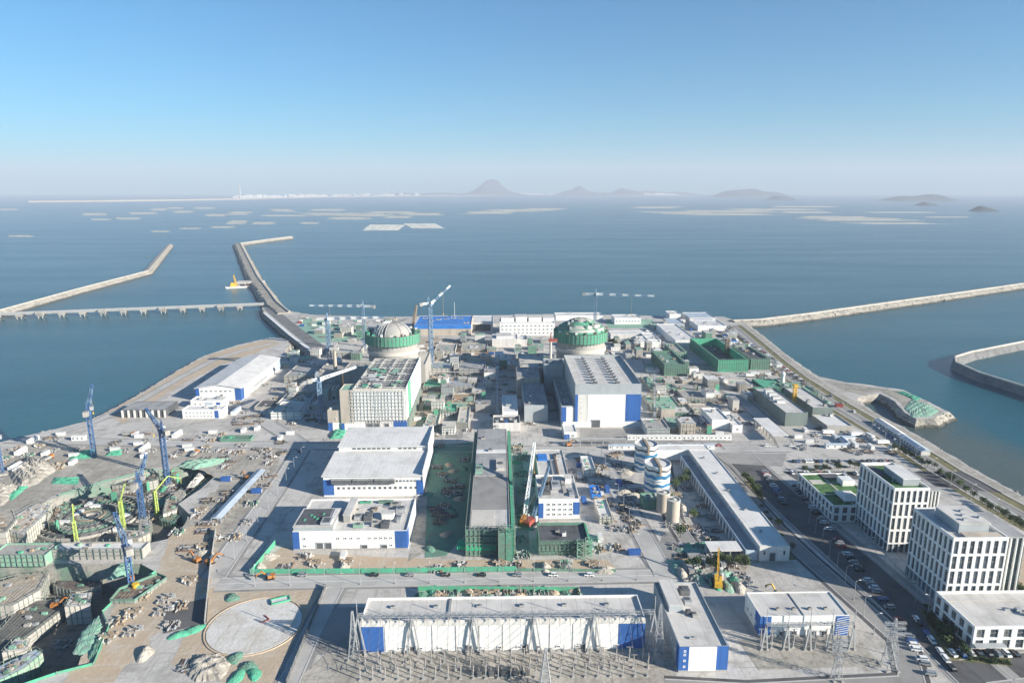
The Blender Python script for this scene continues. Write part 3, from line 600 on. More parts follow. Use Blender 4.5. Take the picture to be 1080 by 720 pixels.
mb.build('front_pilaster', 'white', o); MB().box(.0, w, -.25, -.01, 8, 30.5).build('front_panel', 'scafp', o)
mb = MB()
for k in range(9): mb.bar((-.2, -1.7, 9 + k * 2.7), (w, -1.7, 9 + k * 2.7), .28)
for k in range(18): x = k * w / 17; mb.bar((x, -1.7, 7), (x, -1.7, 32), .22)
mb.build('scaffold', 'scafp', o)
fb = MB(); fb.box(-9.5, 6, -.4, -.02, .2, 8)
T1.panel('f', 0, 8, 0, 7.5, 'white', 'base_panel', .4); T1.panel('f', 19, 29, 0, 7.5, 'offw', 'base_panel', .4); T1.panel('f', 29, 39.2, .6, 7.8, 'blue', 'base_cladding', .45)
for u in (11.5, 16.5, 24): T1.door('f', u, 4 if u < 20 else 3, 5.5).location.y = -.42 if u > 20 else -.2
MB().box(w + .02, w + .5, 0, d, 9, 33.5).build('side_panel', 'white', o); MB().box(w + .51, w + .62, 8, 24, 9, 33.3).build('side_stripe', 'lgreen', o); MB().box(w + .03, w + 1.6, 2, d - 8, 0, 8.9).build('side_scaffold', 'scaf', o)
for k in range(12): MB().bar((w + 1.0, 4 + k * 7.5, 9), (w + 1.0, 4 + k * 7.5, 33), .3).build('side_post', 'scafp', o)
b = Bd('stair_tower', 'tan stair tower block on the left front of the unfinished turbine hall', -116.5, -107.3, 483.5, 500, 30.8, 'tan', 'netp', .8); b.wins('f', [7.4], [8, 13, 17.5, 22, 26], 1.4, 1.8)
b.panel('f', -.1, 2.4, 0, 6, 'blue', 'base_cladding', .2); b.panel('f', 2.4, 9.3, 0, 6, 'white', 'base_panel', .2)
b = Bd('low_annex', 'low tan annex with blue and white base beside the stair tower', -126.5, -116.7, 484.5, 505, 15, 'tan', 'conc', .8); b.win('f', 6, 9, 1, 2); b.panel('f', 0, 3.4, 0, 6.2, 'blue', 'base_cladding', .2); b.panel('f', 3.4, 9.8, 0, 6.2, 'white', 'base_panel', .2); b.house(1, 3, 3, 6, 1.6)
# ---- reactor buildings
def reactor(x, y, label, fin):
    t = thing('reactor_building', label, 'reactor', (x, y, 0))
    MB().lathe([(23, -.2), (23, 44)], 64).build('containment_wall', 'conc', t, True); MB().lathe([(24.2, 26), (24.2, 29.5), (23, 29.5)], 64).build('ring_beam', 'concl', t)
    MB().lathe([(24, 35), (25.6, 35.3), (25.6, 44.4), (25.2, 44.4), (25.2, 43), (22.5, 43), (22.5, 41)], 64).build('ring_netting', 'netr', t)
    mb = MB()
    for k in range(48):
        a = k * 6.28319 / 48; c, s_ = math.cos(a), math.sin(a); mb.bar((25.75 * c, 25.75 * s_, 34.5), (25.75 * c, 25.75 * s_, 45.4), .3)
    for z in (36, 38.7, 41.4, 44.3):
        for k in range(48): a, e = k * 6.28319 / 48, (k + 1) * 6.28319 / 48; mb.bar((25.8 * math.cos(a), 25.8 * math.sin(a), z), (25.8 * math.cos(e), 25.8 * math.sin(e), z), .25)
    mb.build('ring_scaffold', 'scaf', t)
    if fin:
        prof = [(23.2, 44.4), (23.0, 45.9), (22.3, 46.0), (21, 48.4), (18.6, 48.6), (17.2, 51), (14.6, 51.2), (11.2, 53.8), (6.5, 55.6), (0.02, 56.4)]
        for j, (i0, i1, m) in enumerate(((0, 3, 'net'), (2, 4, 'concl'), (3, 5, 'netr'), (4, 7, 'concl'), (6, 8, 'netr'), (7, 10, 'concl'))):
            P = prof[i0:i1]; MB().lathe([(r + .01 * j, z + .01 * j) for r, z in P], 64).build('dome_tier', m, t)
        for a0, a1, m in ((-1.05, -.9, 'netd'), (-3.1, -2.2, 'netd'), (-.35, -.15, 'netp')):
            MB().lathe([(r + .35, z + .25) for r, z in prof[2:]], 6, a0=a0, a1=a1).build('dome_netting', m, t)
        for k in range(10):
            a = rnd.uniform(-2.8, -.2); r = rnd.uniform(8, 20); MB().box(r * math.cos(a) - 1, r * math.cos(a) + 1, r * math.sin(a) - 1, r * math.sin(a) + 1, 46, 58.2 - (r / 22) ** 2 * 9).build('formwork_stack', ['conc', 'netd', 'steel'][k % 3], t)
    else:
        MB().lathe([(22.5, 42), (18.2, 41.6)], 64).build('ring_walkway', 'netd', t)
        prof = [(17.8, 41.5), (17.4, 44.4), (15.4, 48.2), (12, 51.2), (7.5, 53.2), (3, 54), (.02, 54.1)]
        MB().lathe(prof, 64).build('dome', 'conc', t, True)
        for a0, a1, m in ((-3.4, -1.75, 'roofg'), (-2.05, -1.85, 'roofd'), (-.95, -.72, 'conc'), (-.35, -.1, 'steel'), (.9, 2.8, 'conc')):
            MB().lathe([(r + .3, z + .3) for r, z in prof], 10, a0=a0, a1=a1).build('dome_rib_scaffold', m, t)
        for k in range(7):
            a = -3.0 + k * .2; mb = MB()
            for p, q in zip(prof, prof[1:]): mb.bar(((p[0] + .9) * math.cos(a), (p[0] + .9) * math.sin(a), p[1] + .9), ((q[0] + .9) * math.cos(a), (q[0] + .9) * math.sin(a), q[1] + .9), .35)
            mb.build('dome_rail', 'scafp', t)
    for k in range(16):
        a = k * .3927 + .1; MB().box(23.4 * math.cos(a) - 1, 23.4 * math.cos(a) + 1, 23.4 * math.sin(a) - 1, 23.4 * math.sin(a) + 1, 44.2, 45.6 + rnd.random()).build('edge_platform', rnd.choice(['netd', 'scafp', 'rust', 'net']), t)
    return t
reactor(-99, 631, 'left reactor building with green ring scaffold round its open pale dome', False)
reactor(79, 637, 'right reactor building with green and white tiered dome nearly finished', True)
def block(name, label, x0, x1, y0, y1, h, wall, roof, n=3, cat='building', par=.8, group=None):
    b = Bd(name, label, x0, x1, y0, y1, h, wall, roof, par, cat=cat, group=group, plinth=False)
    for k in range(n): b.unit(rnd.uniform(1, max(1.2, b.w - 4)), rnd.uniform(1, max(1.2, b.d - 3)), rnd.uniform(1.5, 3), rnd.uniform(1.5, 3), rnd.uniform(1, 2.4), rnd.choice(['steel', 'roofg', 'offw', 'conc']))
    return b
# nuclear auxiliary blocks round the reactors
block('auxiliary_building', 'low concrete block left of the left reactor under its tan column', -165, -137, 596, 640, 12, 'conc', 'conc')
block('auxiliary_building', 'raw concrete block between the unfinished turbine hall and left reactor', -134, -85, 580, 604, 22, 'conc', 'conc', 6)
block('auxiliary_building', 'concrete block on the right side of the left reactor', -84, -66, 600, 650, 20, 'conc', 'concl', 5)
block('auxiliary_building', 'concrete block with pale top left of the right reactor', 20, 44, 600, 655, 16, 'conc', 'concl', 5)
block('auxiliary_building', 'concrete block behind the white turbine hall under the green dome', 44, 92, 592, 612, 22, 'conc', 'concl', 5)
block('auxiliary_building', 'narrow shaded block right of the green tiered dome', 96, 112, 610, 660, 17, 'conc', 'roofg', 4)
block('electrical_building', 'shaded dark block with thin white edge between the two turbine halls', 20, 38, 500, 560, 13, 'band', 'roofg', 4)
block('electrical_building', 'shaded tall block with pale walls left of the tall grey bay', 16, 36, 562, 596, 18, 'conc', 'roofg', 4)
b = Bd('white_annex', 'small white stepped annex with blue glass front in the shade between turbine halls', 3, 15, 498, 540, 9, 'white', 'roofw', .7); b.unit(3, 14, 4, 3); b.panel('f', 2, 10, 2, 7, 'lblue', 'glass_front', .2)
b = Bd('pump_house', 'low white roofless pump house with steel racks below the stepped white annex', -4, 16, 478, 496, 6, 'offw', 'dsteel', 1.4)
for k in range(5): b.unit(2 + k * 3.4, 3 + (k % 2) * 6, 2.2, 3, 2.2, ['steel', 'offw', 'blue'][k % 3])
b = Bd('gate_house', 'small white and blue gatehouse in front of the low turbine annex', 47, 56, 462, 478, 5.5, 'white', 'roofw', .6); b.panel('f', 0, 4, .2, 4, 'blue', 'corner_cladding'); b.win('f', 6.5, 3)
# ---- two tier white hall
t = thing('generator_hall', 'big white hall with two stepped pale roofs left of the green netted yard', 'building', (-102, 372, 0)); w = 57.5
MB().box(0, w, 0, 35, -.2, 11.6).build('lower_wall', 'white', t)
def shed_roof(x0, x1, y0, y1, z0, z1, th=.4): return MB().hull([(x0, y0, z0), (x1, y0, z0), (x1, y1, z1), (x0, y1, z1)], [(x0, y0, z0 + th), (x1, y0, z0 + th), (x1, y1, z1 + th), (x0, y1, z1 + th)])
shed_roof(-.8, w + .2, -.9, 34, 12.6, 14.4).build('lower_roof', 'roofw', t)
MB().hull([(0, 0, 11.6), (w, 0, 11.6), (w, 35, 11.6), (0, 35, 11.6)], [(0, 0, 12.55), (w, 0, 12.55), (w, 35, 14.4), (0, 35, 14.4)]).build('gable_wall', 'white', t)
MB().box(1.5, w, 35.01, 66, -.2, 17).build('upper_wall', 'white', t); shed_roof(1, w + .2, 34, 66.5, 17.2, 18.6).build('upper_roof', 'roofw', t); shed_roof(1.5, w, 35.01, 66, 17.01, 18.4, .15).build('upper_gable', 'white', t)
MB().box(w + .22, w + .8, -.6, 66.6, 9, 15.8).box(w + .22, w + .8, 33, 66.6, 15.8, 20).build('verge_wall', 'white', t)
MB().box(-.15, 6, -.15, -.01, 1, 10.5).box(-.15, -.01, 0, 5, 1, 10.5).build('corner_cladding', 'blue', t); MB().box(w - 3.5, w + .15, -.15, -.01, 1, 10).box(w + .01, w + .15, 0, 4, 1, 10).build('corner_cladding', 'blue', t)
for k in range(12): MB().box(10 + k * 3.1 + (k > 7) * 4, 12.2 + k * 3.1 + (k > 7) * 4, 34.85, 35.0, 15.4, 16.3).build('clerestory_window', 'roofd', t)
for k in range(3): MB().box(5 + k * 12.5, 16.5 + k * 12.5, -1.8, -.02, 8.4, 11).box(5 + k * 12.5, 16.5 + k * 12.5, -2.2, -.02, 11, 11.3, 1).build('louvre_box', ['dsteel', 'steel'], t)
for k in range(16): MB().box(8 + k * 3 , 9.4 + k * 3, -.12, -.01, 4.6, 5.9).build('window', 'glass', t)
for k in range(6): MB().box(42 + k * 2.1, 43.3 + k * 2.1, -.12, -.01, 9, 10).build('window', 'glass', t)
# ---- front long building with dark roof left part
b = Bd('relay_building', 'wide white building with blue corners and half dark cluttered roof', -102, -45.5, 311, 347, 9.6, 'white', 'roof', .8)
b.corner(True, 3.2); b.corner(False, 6, depth=5)
b.house(.4, 20, .5, 20, 2.8, 'band', 'raised_roof_block'); MB().box(1.4, 16, 2, 19, b.zr + 3.12, b.zr + 3.3).build('dark_roof', 'roofd', b.o); MB().box(17, 19, 2, 19, b.zr + 3.12, b.zr + 3.4).build('pale_gutter', 'roofw', b.o); MB().box(13.5, 18.5, 1.5, 8, b.zr + 3.31, b.zr + 4.4).box(14.3, 17.7, 2.2, 7.2, b.zr + 4.4, b.zr + 4.45, 1).build('roof_hatch', ['band', 'roofd'], b.o)
for k in range(5): MB().box(4 + k * 2, 5 + k * 2, 6 + (k * 5) % 7, 7.5 + (k * 5) % 7, b.zr + 3.3, b.zr + 3.7).build('green_roof_tarp', 'net', b.o)
b.house(42, 48, 12, 16, 3.6, 'white', 'roof_house'); b.house(23, 26.5, 10, 30, 4, 'conc', 'stair_head'); b.pipe([(28, 24), (40, 27), (50, 24)], .7); b.pipe([(30, 5), (44, 7), (44, 12)], .5); b.pipe([(27, 16), (36, 16), (36, 27)], .5)
for x, y, ww, dd, hh, m in ((28, 12, 4, 4, 2, 'steel'), (33, 11, 4, 6, 2.6, 'dsteel'), (29, 4, 5, 3, 1.6, 'netp'), (38, 5, 4, 3, 2.2, 'conc'), (43, 3, 4, 5, 2.6, 'roofd'), (48, 20, 5, 5, 2, 'steel'), (44, 26, 6, 4, 1.8, 'conc'), (35, 22, 3, 3, 1.2, 'wood'), (27, 31, 6, 2, 1, 'net'), (37, 31, 8, 2, 1.4, 'netd'), (50, 9, 2, 8, 1.6, 'steel')): b.unit(x, y, ww, dd, hh, m)
b.wins('f', [5.8, 22.5, 26, 29, 32.5, 38, 41, 43.5, 46, 48.5], [6.4], 1.3, 1.3); b.wins('f', [5.8, 48.5], [2.4], 1.3, 1.3)
for u in (13, 17.2): b.door('f', u, 3, 4)
for u in (35, 44.8): b.door('f', u, 2.8, 2.6)
# ---- long concrete building in green scaffolding
b = Bd('cable_building', 'long grey concrete building wrapped in green scaffold netting', -14.5, 5.5, 306, 447, 13.4, 'conc', 'roof', .5)
o = b.o; z = b.zr
MB().box(.6, 19.2, 20, 62, z, z + .12).build('brown_roof_sheet', M['greyroad'], o); MB().box(.6, 19.2, 62.2, 140, z, z + .9).build('raised_roof', 'roofg', o); MB().box(.6, 19.2, 96, 101, z + .9, z + 1.3).build('roof_step', 'roofw', o)
MB().box(.6, 12, .8, 19, z, z + .3).build('front_slab', 'concl', o)
for x, y, ww, dd, hh, m in ((1, 64, 4, 12, 2.2, 'netp'), (13, 68, 5, 15, 2.6, 'concl'), (8, 97, 3, 3, 2.4, 'steel'), (3, 120, 3, 3, 1.8, 'conc')): b.unit(x, y, ww, dd, hh, m)
mb = MB().box(-1.6, -.4, -1.6, 140, 0, 12.4); mb.build('left_netting', 'netd', o); MB().box(20.6, 22.3, -1.6, 140, 0, 13).build('right_netting', 'net', o)
for k in range(4): MB().box(-1.6, 22, -2.6, -1.4, .4 + k * 3.6, 3.4 + k * 3.6).build('front_netting', ['netd', 'net', 'netd', 'netd'][k], o)
mb = MB()
for k in range(12): mb.bar((-1.6 + k * 2.15, -2.9, 0), (-1.6 + k * 2.15, -2.9, 17), .25)
for k in range(9): mb.bar((-1.7, -2.9, 1 + k * 1.9), (22, -2.9, 1 + k * 1.9), .22)
for k in range(40): mb.bar((22.5, -2 + k * 3.5, 0), (22.5, -2 + k * 3.5, 14.6), .25); mb.bar((-1.8, -2 + k * 3.5, 0), (-1.8, -2 + k * 3.5, 14), .25)
for zz in (4, 8, 12, 14): mb.bar((22.5, -2, zz), (22.5, 140, zz), .22); mb.bar((-1.8, -2, zz), (-1.8, 140, zz), .22)
mb.build('scaffold', 'scaf', o)
MB().lattice((16, -5.5, 0), (16, -5.5, 18), 3.4, 3.4, 9, .3).build('stair_scaffold', 'scaf', o); MB().lattice((19.5, -5.5, 0), (19.5, -5.5, 17), 3.4, 3.4, 9, .3).build('stair_scaffold', 'net', o); MB().box(14, 21, -7.2, -4, 0, 15).build('stair_netting', 'netd', o); MB().box(-6, -1.7, -1, 6, 3, 4.6).box(-1.7, 13, -2.9, -2.65, 3.4, 5.2).build('green_walkway', 'lgreen', o)
# green netted floor of the yard left of it
patch([(452, 470), (500, 466), (494, 560), (470, 586), (448, 588)], .09, 'green_net_ground', M['netd'])
# ---- small white office on the concrete yard
b = Bd('control_building', 'small white building with a grid of windows and blue corners, long roof behind', 21.5, 43.5, 340, 372, 11.8, 'white', 'roof', .8)
b.corner(True, 2.6, z0=1.4, z1=10); b.corner(False, 3.2, z0=3.4, z1=10.5, depth=4); b.wins('f', lin(4, 19, 5), [3.6, 6.4, 9.4], 1.5, 1.4)
for x, y, ww, dd, hh, m in ((2, 6, 5, 9, 1.8, 'dsteel'), (8, 12, 5, 9, 2.2, 'steel'), (3, 20, 6, 6, 2, 'roofd'), (14, 8, 2, 18, 1, 'conc'), (17, 4, 2.5, 9, 1.2, 'steel')): b.unit(x, y, ww, dd, hh, m)
b.house(16.5, 20, 22, 28, 2.4, 'white')
b = Bd('workshop', 'long low tan roofed workshop behind the small white windowed building', 24, 42, 376, 424, 7, 'offw', 'roof', .6); b.corner(True, 3, z1=6); b.corner(False, 3, z1=6); b.pipe([(12, 3), (12, 40)], 1.0, 'rust'); b.pipe([(9, 8), (9, 30), (14, 30)], .6); MB().box(1, 7, 30, 40, 7.07, 8).build('blue_roof_tarp', 'bluer', b.o); b.unit(13, 36, 3, 4)
# ---- netted pit building
b = Bd('netted_building', 'square low building in green netting with sunken dark roof', 19.5, 44, 304, 322.5, 6.4, 'netd', 'roofd', 1.4, plinth=False)
mb = MB()
for k in range(13): mb.bar((k * 2.04, -1, 0), (k * 2.04, -1, 8.6), .22)
for zz in (1.5, 3.2, 4.9, 6.6, 8.2): mb.bar((-.3, -1, zz), (25, -1, zz), .2)
mb.build('scaffold', 'scaf', b.o); b.panel('f', 0, 25, 2.4, 5.4, 'netd', 'netting', .6); b.panel('r', 0, 19, 0, 7, 'net', 'netting', 1.0); b.unit(12, 6, 2, 2, 2, 'scafp'); b.unit(9, 10, 2, 2, 1, 'conc')
MB().lattice((20, -3, 0), (20, -3, 9), 3, 3, 5, .3).lattice((24, -3, 0), (24, -3, 10), 3, 3, 5, .3).build('stair_scaffold', 'netp', b.o)
# ---- silos
def silo(x, y, h, r, label, group):
    t = thing('water_tank', label, 'tank', (x, y, 0), group=group)
    MB().lathe([(r, -.2), (r, h)], 40).build('shell', 'white', t, True); MB().lathe([(r + .25, h), (r + .25, h + 1.3), (r - .1, h + 1.3), (r - .1, h + .3)], 40).build('rim', 'roofw', t); MB().lathe([(r - .1, h + .3), (1, h + .6), (.01, h + .6)], 40).build('roof', 'roofw', t)
    MB().box(-.7, .7, -r, r, h + .7, h + 1.6).box(-.6, .6, -r - .6, -r, h - 4, h + 2.4).build('roof_walkway', 'wood', t)
    for k, (z0, z1, m) in enumerate(((h - 2.2, h - 1.0, 'roofd'), (h - 6.4, h - 4.2, 'bluep'), (h - 8.4, h - 7.6, 'lblue'), (h - 11.4, h - 9.6, 'bluep'), (h - 14.6, h - 13, 'bluep'))):
        mb = MB(); n = 40; i = 0
        for j in range(n):
            a, e = j * 6.28319 / n, (j + 1) * 6.28319 / n; wv = lambda q: .32 * math.sin(q * 8 + k)
            rr = r + .12; mb.face([(rr * math.cos(a), rr * math.sin(a), z0 + wv(a)), (rr * math.cos(e), rr * math.sin(e), z0 + wv(e)), (rr * math.cos(e), rr * math.sin(e), z1 + wv(e)), (rr * math.cos(a), rr * math.sin(a), z1 + wv(a))])
        mb.build('painted_band', m, t)
silo(94, 408, 16.5, 7.1, 'rear of the two white and blue banded round tanks', 'banded tanks'); silo(93.5, 374, 17.5, 7.4, 'front of the two white and blue banded round tanks', 'banded tanks')
def csilo(x, y, h, r, label):
    t = thing('concrete_silo', label, 'silo', (x, y, 0), group='bare concrete silos'); MB().lathe([(r, -.2), (r, h)], 28).build('shell', 'tan', t, True); MB().lathe([(r + .2, h), (r + .2, h + .5), (r - .4, h + .5), (r - .4, h), (.01, h + .2)], 28).build('rim', 'concl', t); MB().lathe([(.9, h + .2), (.9, h + 1.1), (.01, h + 1.1)], 14).build('hatch', 'steel', t)
csilo(91.5, 350, 11, 3.6, 'rear of the two bare tan concrete silos by the white banded tanks'); csilo(94, 338, 12.4, 3.5, 'front of the two bare tan concrete silos by the white banded tanks')
b = Bd('green_shed', 'small flat shed in green netting at the foot of the front banded tank', 81, 89, 352, 362, 5, 'netd', 'netp', .5, plinth=False); b.unit(2, 3)
# ---- long warehouse
b = Bd('long_warehouse', 'long warehouse with pale striped roof and shaded lower aisle by the parking street', 124.8, 139.4, 295, 420, 8, 'offw', 'roofw', .5)
b.wins('f', [2.4, 12], [5.2], 1.6, 2.6); b.door('f', 6.4, 2.6, 5); b.win('f', 10, 6.2, 1.6, .8)
for k in range(5): b.unit(5 + (k % 2), 14 + k * 24, 1.6, 1.2, .9, 'steel')
for k in range(13): b.win('l', 8 + k * 9, 7, 3, .8)
b2 = Bd('warehouse_aisle', 'lower lean-to aisle with pale piers along the long warehouse', 118.6, 124.6, 296, 416, 5.6, 'lblue', 'roofg', .4)
for k in range(24): MB().box(-.5, 0, 2 + k * 5, 3.2 + k * 5, 0, 5.4).build('pier', 'white', b2.o)
for k in range(23): MB().box(-.15, -.01, 3.6 + k * 5, 6.4 + k * 5, 1.4, 4.2).build('window', 'glass', b2.o)
b3 = Bd('cross_wing', 'flat white cross wing closing the far end of the long warehouse', 104, 139, 420.5, 430, 7.6, 'white', 'roofw', .4)
t = thing('open_canopy', 'flat white canopy on posts beside the front of the long warehouse', 'canopy', (101.5, 297, 0)); MB().box(0, 16, 0, 9, 5, 5.5).build('roof', 'roofw', t)
for x in (.6, 5, 10, 15): MB().box(x, x + .5, .4, .9, 0, 5).box(x, x + .5, 8, 8.5, 0, 5).build('post', 'steel', t)
MB().box(.2, 15.8, 5, 8.8, 0, 3.6).build('back_wall', 'band', t)
# ---- switchyard building
b = Bd('switchgear_building', 'long white switchgear building with blue ends behind the gantry wires', -53, 56.2, 232.6, 248, 13.2, 'white', 'roof', 1.0)
b.corner(True, 8.5, z1=11.8); b.corner(False, 10, z1=11.8, depth=6); b.panel('f', -.1, 109.4, 11.9, 14.3, 'offw', 'fascia', .25); MB().box(33, 34, .4, 15, b.zr, b.zr + .5).build('roof_joint', 'roofg', b.o)
for k in range(10): b.panel('f', 9 + k * 9.05, 9.4 + k * 9.05, .6, 11.8, 'offw', 'panel_joint', .18)
for k in range(12): b.win('f', 15 + k * 7.6, 2.2, 1.8, 1.1)
for k in range(6): b.unit(10 + k * 17, 9, 2, 1.4, .8)
for k in range(4): b.door('f', 19 + k * 22, 2.4, 3)
# ---- narrow building with blue ends
b = Bd('service_building', 'narrow white building with blue corners and a pale cluttered roof', 66.4, 84.5, 219.8, 262, 10, 'band', 'roof', .8)
b.panel('f', 3.6, 13.9, .6, 10.6, 'white', 'front_panel', .16); b.corner(True, 3.6, z1=10.8); b.corner(False, 4.2, z1=10.8, depth=5); b.win('f', 8, 3.0, 1.4, 1.2); b.win('f', 9, 7.6, 3, .8)
for z in (2.5, 5, 7.5, 9): b.win('f', 2, z, .9, .9)
b.house(1.5, 7, 22, 40, 3, 'band'); b.unit(9, 26, 3, 4, 2, 'steel'); b.unit(9, 33, 4, 4, 2.4, 'dsteel'); b.unit(10, 18, 2, 3, 1.2, 'conc'); b.unit(5, 5, 3, 1, .7); b.unit(8, 20, 2, 2, 1.5, 'roofd')
for k in range(6): b.win('l', 5 + k * 6, 6, 1.4, 1.2)
# ---- right front white shed with blue corners
b = Bd('switch_hall', 'white hall with blue lattice panel behind the small gantry on the right', 104, 139.6, 239.3, 256, 9, 'white', 'roof', .5)
b.corner(True, 4.4, z1=9.3, depth=5); b.panel('f', 30.5, 35.7, .6, 9.2, 'blue', 'corner_cladding', .2)
for k in range(8): MB().bar((30.7, -.32, 1 + k), (35.5, -.32, 2 + k), .18).build('lattice_strip', 'white', b.o)
for x in (8, 14.5, 21, 27.5): b.unit(x, 4, 1.6, 1.2, .9, 'conc')
for u in (9, 14, 21, 26): b.door('f', u, 1.8, 2.6)
b.wins('l', [4, 9, 13], [4], 1.5, 1.5); MB().box(17.6, 17.9, .5, 16, b.zr, b.zr + .3).build('roof_joint', 'roofg', b.o)

# ---- offices
def office(name, label, x0, y0, w, d, h, z0, floors, cf, cl, gw=0, par=1.2):
    t = thing(name, label, 'office building', (x0, y0, 0))
    MB().box(.6, w - .6, .6, d - .6, -.2, h - .3).build('core', 'roofd', t)
    wl = MB(); fh = (h - z0) / floors
    def face(side, L, n):
        pw = L / n * .42
        for k in range(n + 1):
            c = L * k / n; a, e = max(0, c - pw / 2), min(L, c + pw / 2); fbox(wl, w, d, side, a if side != 'l' else max(a, .61), e, z0, h + par, 0, .6)
        for k in range(floors + 1):
            zz = z0 + k * fh; fbox(wl, w, d, side, .02 if side != 'l' else .61, L - .02, zz - (.35 if k else 0), zz + (.7 if k < floors else par - .01), -.03, .6)
        for k in range(n):
            for f in range(floors):
                u0, u1 = L * k / n + pw / 2, L * (k + 1) / n - pw / 2; zz0, zz1 = z0 + f * fh + .7, z0 + (f + 1) * fh - .35; mb = MB(); pn = fbox(MB(), w, d, side, u0, u1, zz0, zz1, -.42, .5); zm = (zz0 + zz1) / 2 - .3; fbox(mb, w, d, side, u0, u1, zm, zm + .7, -.3, .42, 1); um = (u0 + u1) / 2; fbox(mb, w, d, side, um - .07, um + .07, zz0, zm, -.34, .42, 1); fbox(mb, w, d, side, um - .07, um + .07, zm + .7, zz1, -.34, .42, 1)
                o_ = mb.build('window', ['glass', 'dsteel'], t); pn.build('pane', 'glass', o_)
    face('f', w, cf); face('l', d, cl)
    wl.box(w - .6, w, .61, d, 0, h + par).box(.61, w - .61, d - .6, d, 0, h + par).build('wall', 'white', t)
    MB().box(.6, w - .6, .6, d - .6, h - .29, h - .02).build('roof', 'roof', t)
    if z0 > 1:
        mb = MB()
        for k in range(cf + 1): mb.box(max(0, w * k / cf - .4), min(w, w * k / cf + .4), .0, .6, -.2, z0 - .01)
        for k in range(1, cl + 1): mb.box(0, .6, max(.61, d * k / cl - .4), min(d, d * k / cl + .4), -.2, z0 - .01)
        mb.build('ground_column', 'band', t); MB().box(.5, w - .7, .45, .58, 0, z0 - .1).box(.45, .58, .6, d - .7, 0, z0 - .1).build('shopfront', 'glass', t)
    return t
def glass_wing(t, x0, x1, y0, y1, h, n, label=None):
    MB().box(x0, x1, y0, y1, -.1, h).build('glass_wing', 'gglass', t)
    for k in range(n): x = x0 + (x1 - x0) * (k + .5) / n; MB().box(x - .22, x + .22, y0 - .8, y0 - .01, 3, h).build('fin', 'white', t)
    for k in range(int((y1 - y0) / 3)): MB().box(x1 + .01, x1 + .8, y0 + 1 + k * 3, y0 + 1.4 + k * 3, 3, h).build('fin', 'white', t)
    mb = MB()
    for f in range(8): mb.box(x0 + .01, x1 + .15, y0 - .12, y1 - .3, 3.4 + f * (h - 4) / 8, 3.8 + f * (h - 4) / 8)
    mb.build('floor_edge', 'dsteel', t); MB().box(x0 - .1, x1 + .2, y0 - .2, y1, h, h + .5).build('wing_roof', 'roofg', t)
tc = office('office_tower', 'nearest white office tower with dark window grid and glass wing', 189.5, 256, 23.5, 28, 32.3, 4.5, 4, 7, 9)
glass_wing(tc, 23.51, 34, 4, 27, 31, 4)
MB().box(6, 19, 6, 22, 32.2, 36.6).box(5.6, 19.4, 5.6, 22.4, 36.6, 37, 1).build('plant_room', ['band', 'roof'], tc); MB().box(6, 22, 1, 5, 32.2, 33.3).build('roof_terrace', 'tan', tc)
for x, y in ((9, 8), (13, 16), (17, 10), (11, 12)): MB().box(x, x + 1.6, y, y + 1.2, 37.01, 37.9).build('roof_unit', 'steel', tc)
tb = office('office_tower', 'farther white office tower with green roof garden and penthouse', 191.5, 303, 17.5, 32, 33, 4.5, 4, 6, 9)
glass_wing(tb, 17.51, 24, 2, 28, 31.5, 4)
MB().box(1, 16.5, 1, 30, 32.99, 33.06).build('roof_lawn', 'lawn', tb); MB().box(7, 15, 5, 22, 33.07, 36.4).box(6.7, 15.3, 4.7, 22.3, 36.4, 36.8, 1).build('penthouse', ['band', 'roofw'], tb); MB().box(1, 6, 16, 29, 33.07, 33.3).build('dark_deck', 'roofd', tb); MB().box(4, 4.3, 9, 9.3, 33.3, 36).build('roof_mast', 'steel', tb)
def low_office(label, x0, y0, w, d, h, cf, cl, lawn=True, name='low_office'):
    t = office(name, label, x0, y0, w, d, h, .3, 2, cf, cl, par=.9)
    if lawn:
        MB().box(1, w - 1, 1, d - 1, h - .01, h + .08).build('roof_lawn', 'lawn', t)
        for a in ((1, w - 1, d * .35, d * .35 + .8), (1, w - 1, d * .7, d * .7 + .8)): MB().box(*a, h + .09, h + .16).build('roof_path', 'concl', t)
        MB().box(w * .45, w * .45 + .8, 1, d - 1, h + .165, h + .2).build('roof_path', 'concl', t)
    return t
ta = low_office('low white office with bright green lawn roof and pale skylight', 179, 334, 27, 43, 9.2, 6, 10)
MB().box(9, 17, 5, 16, 9.35, 10.6).hull([(8, 4, 10.6), (18, 4, 10.6), (18, 17, 10.6), (8, 17, 10.6)], [(11, 8, 12.6), (15, 8, 12.6), (15, 13, 12.6), (11, 13, 12.6)], 1).build('skylight', ['band', 'roofw'], ta); MB().box(2, 9, 29, 34, 9.3, 9.7).build('pale_terrace', 'concl', ta); MB().box(18, 25, 26, 33, 9.3, 12.5).build('stair_head', 'white', ta); MB().box(12, 22, 36, 42, 9.3, 9.9).build('dark_deck', 'roofd', ta)
low_office('low wing with green lawn roof behind the farther office tower', 219.5, 300, 16, 34, 9.8, 4, 8)
low_office('low dark roofed link with lawn strip between both office towers', 206, 288, 22, 15, 6, 5, 4, False)
td = low_office('low white office block at the right edge in front of the nearest tower', 183.5, 229.5, 48, 24, 9.6, 9, 5, False)
for x, y in ((26, 7), (28.5, 9), (24, 10)): MB().box(x, x + 2, y, y + 1.6, 9.6, 11.2).build('roof_unit', 'steel', td)
MB().box(20, 24, 11, 11.6, 9.6, 10.4).build('roof_pipe', 'steel', td); MB().box(1, 30, 18, 18.3, 9.61, 9.8).build('roof_joint', 'concl', td)
MB().box(-.2, 12, -2.4, .0, 3.0, 3.4).build('entrance_canopy', 'band', td)
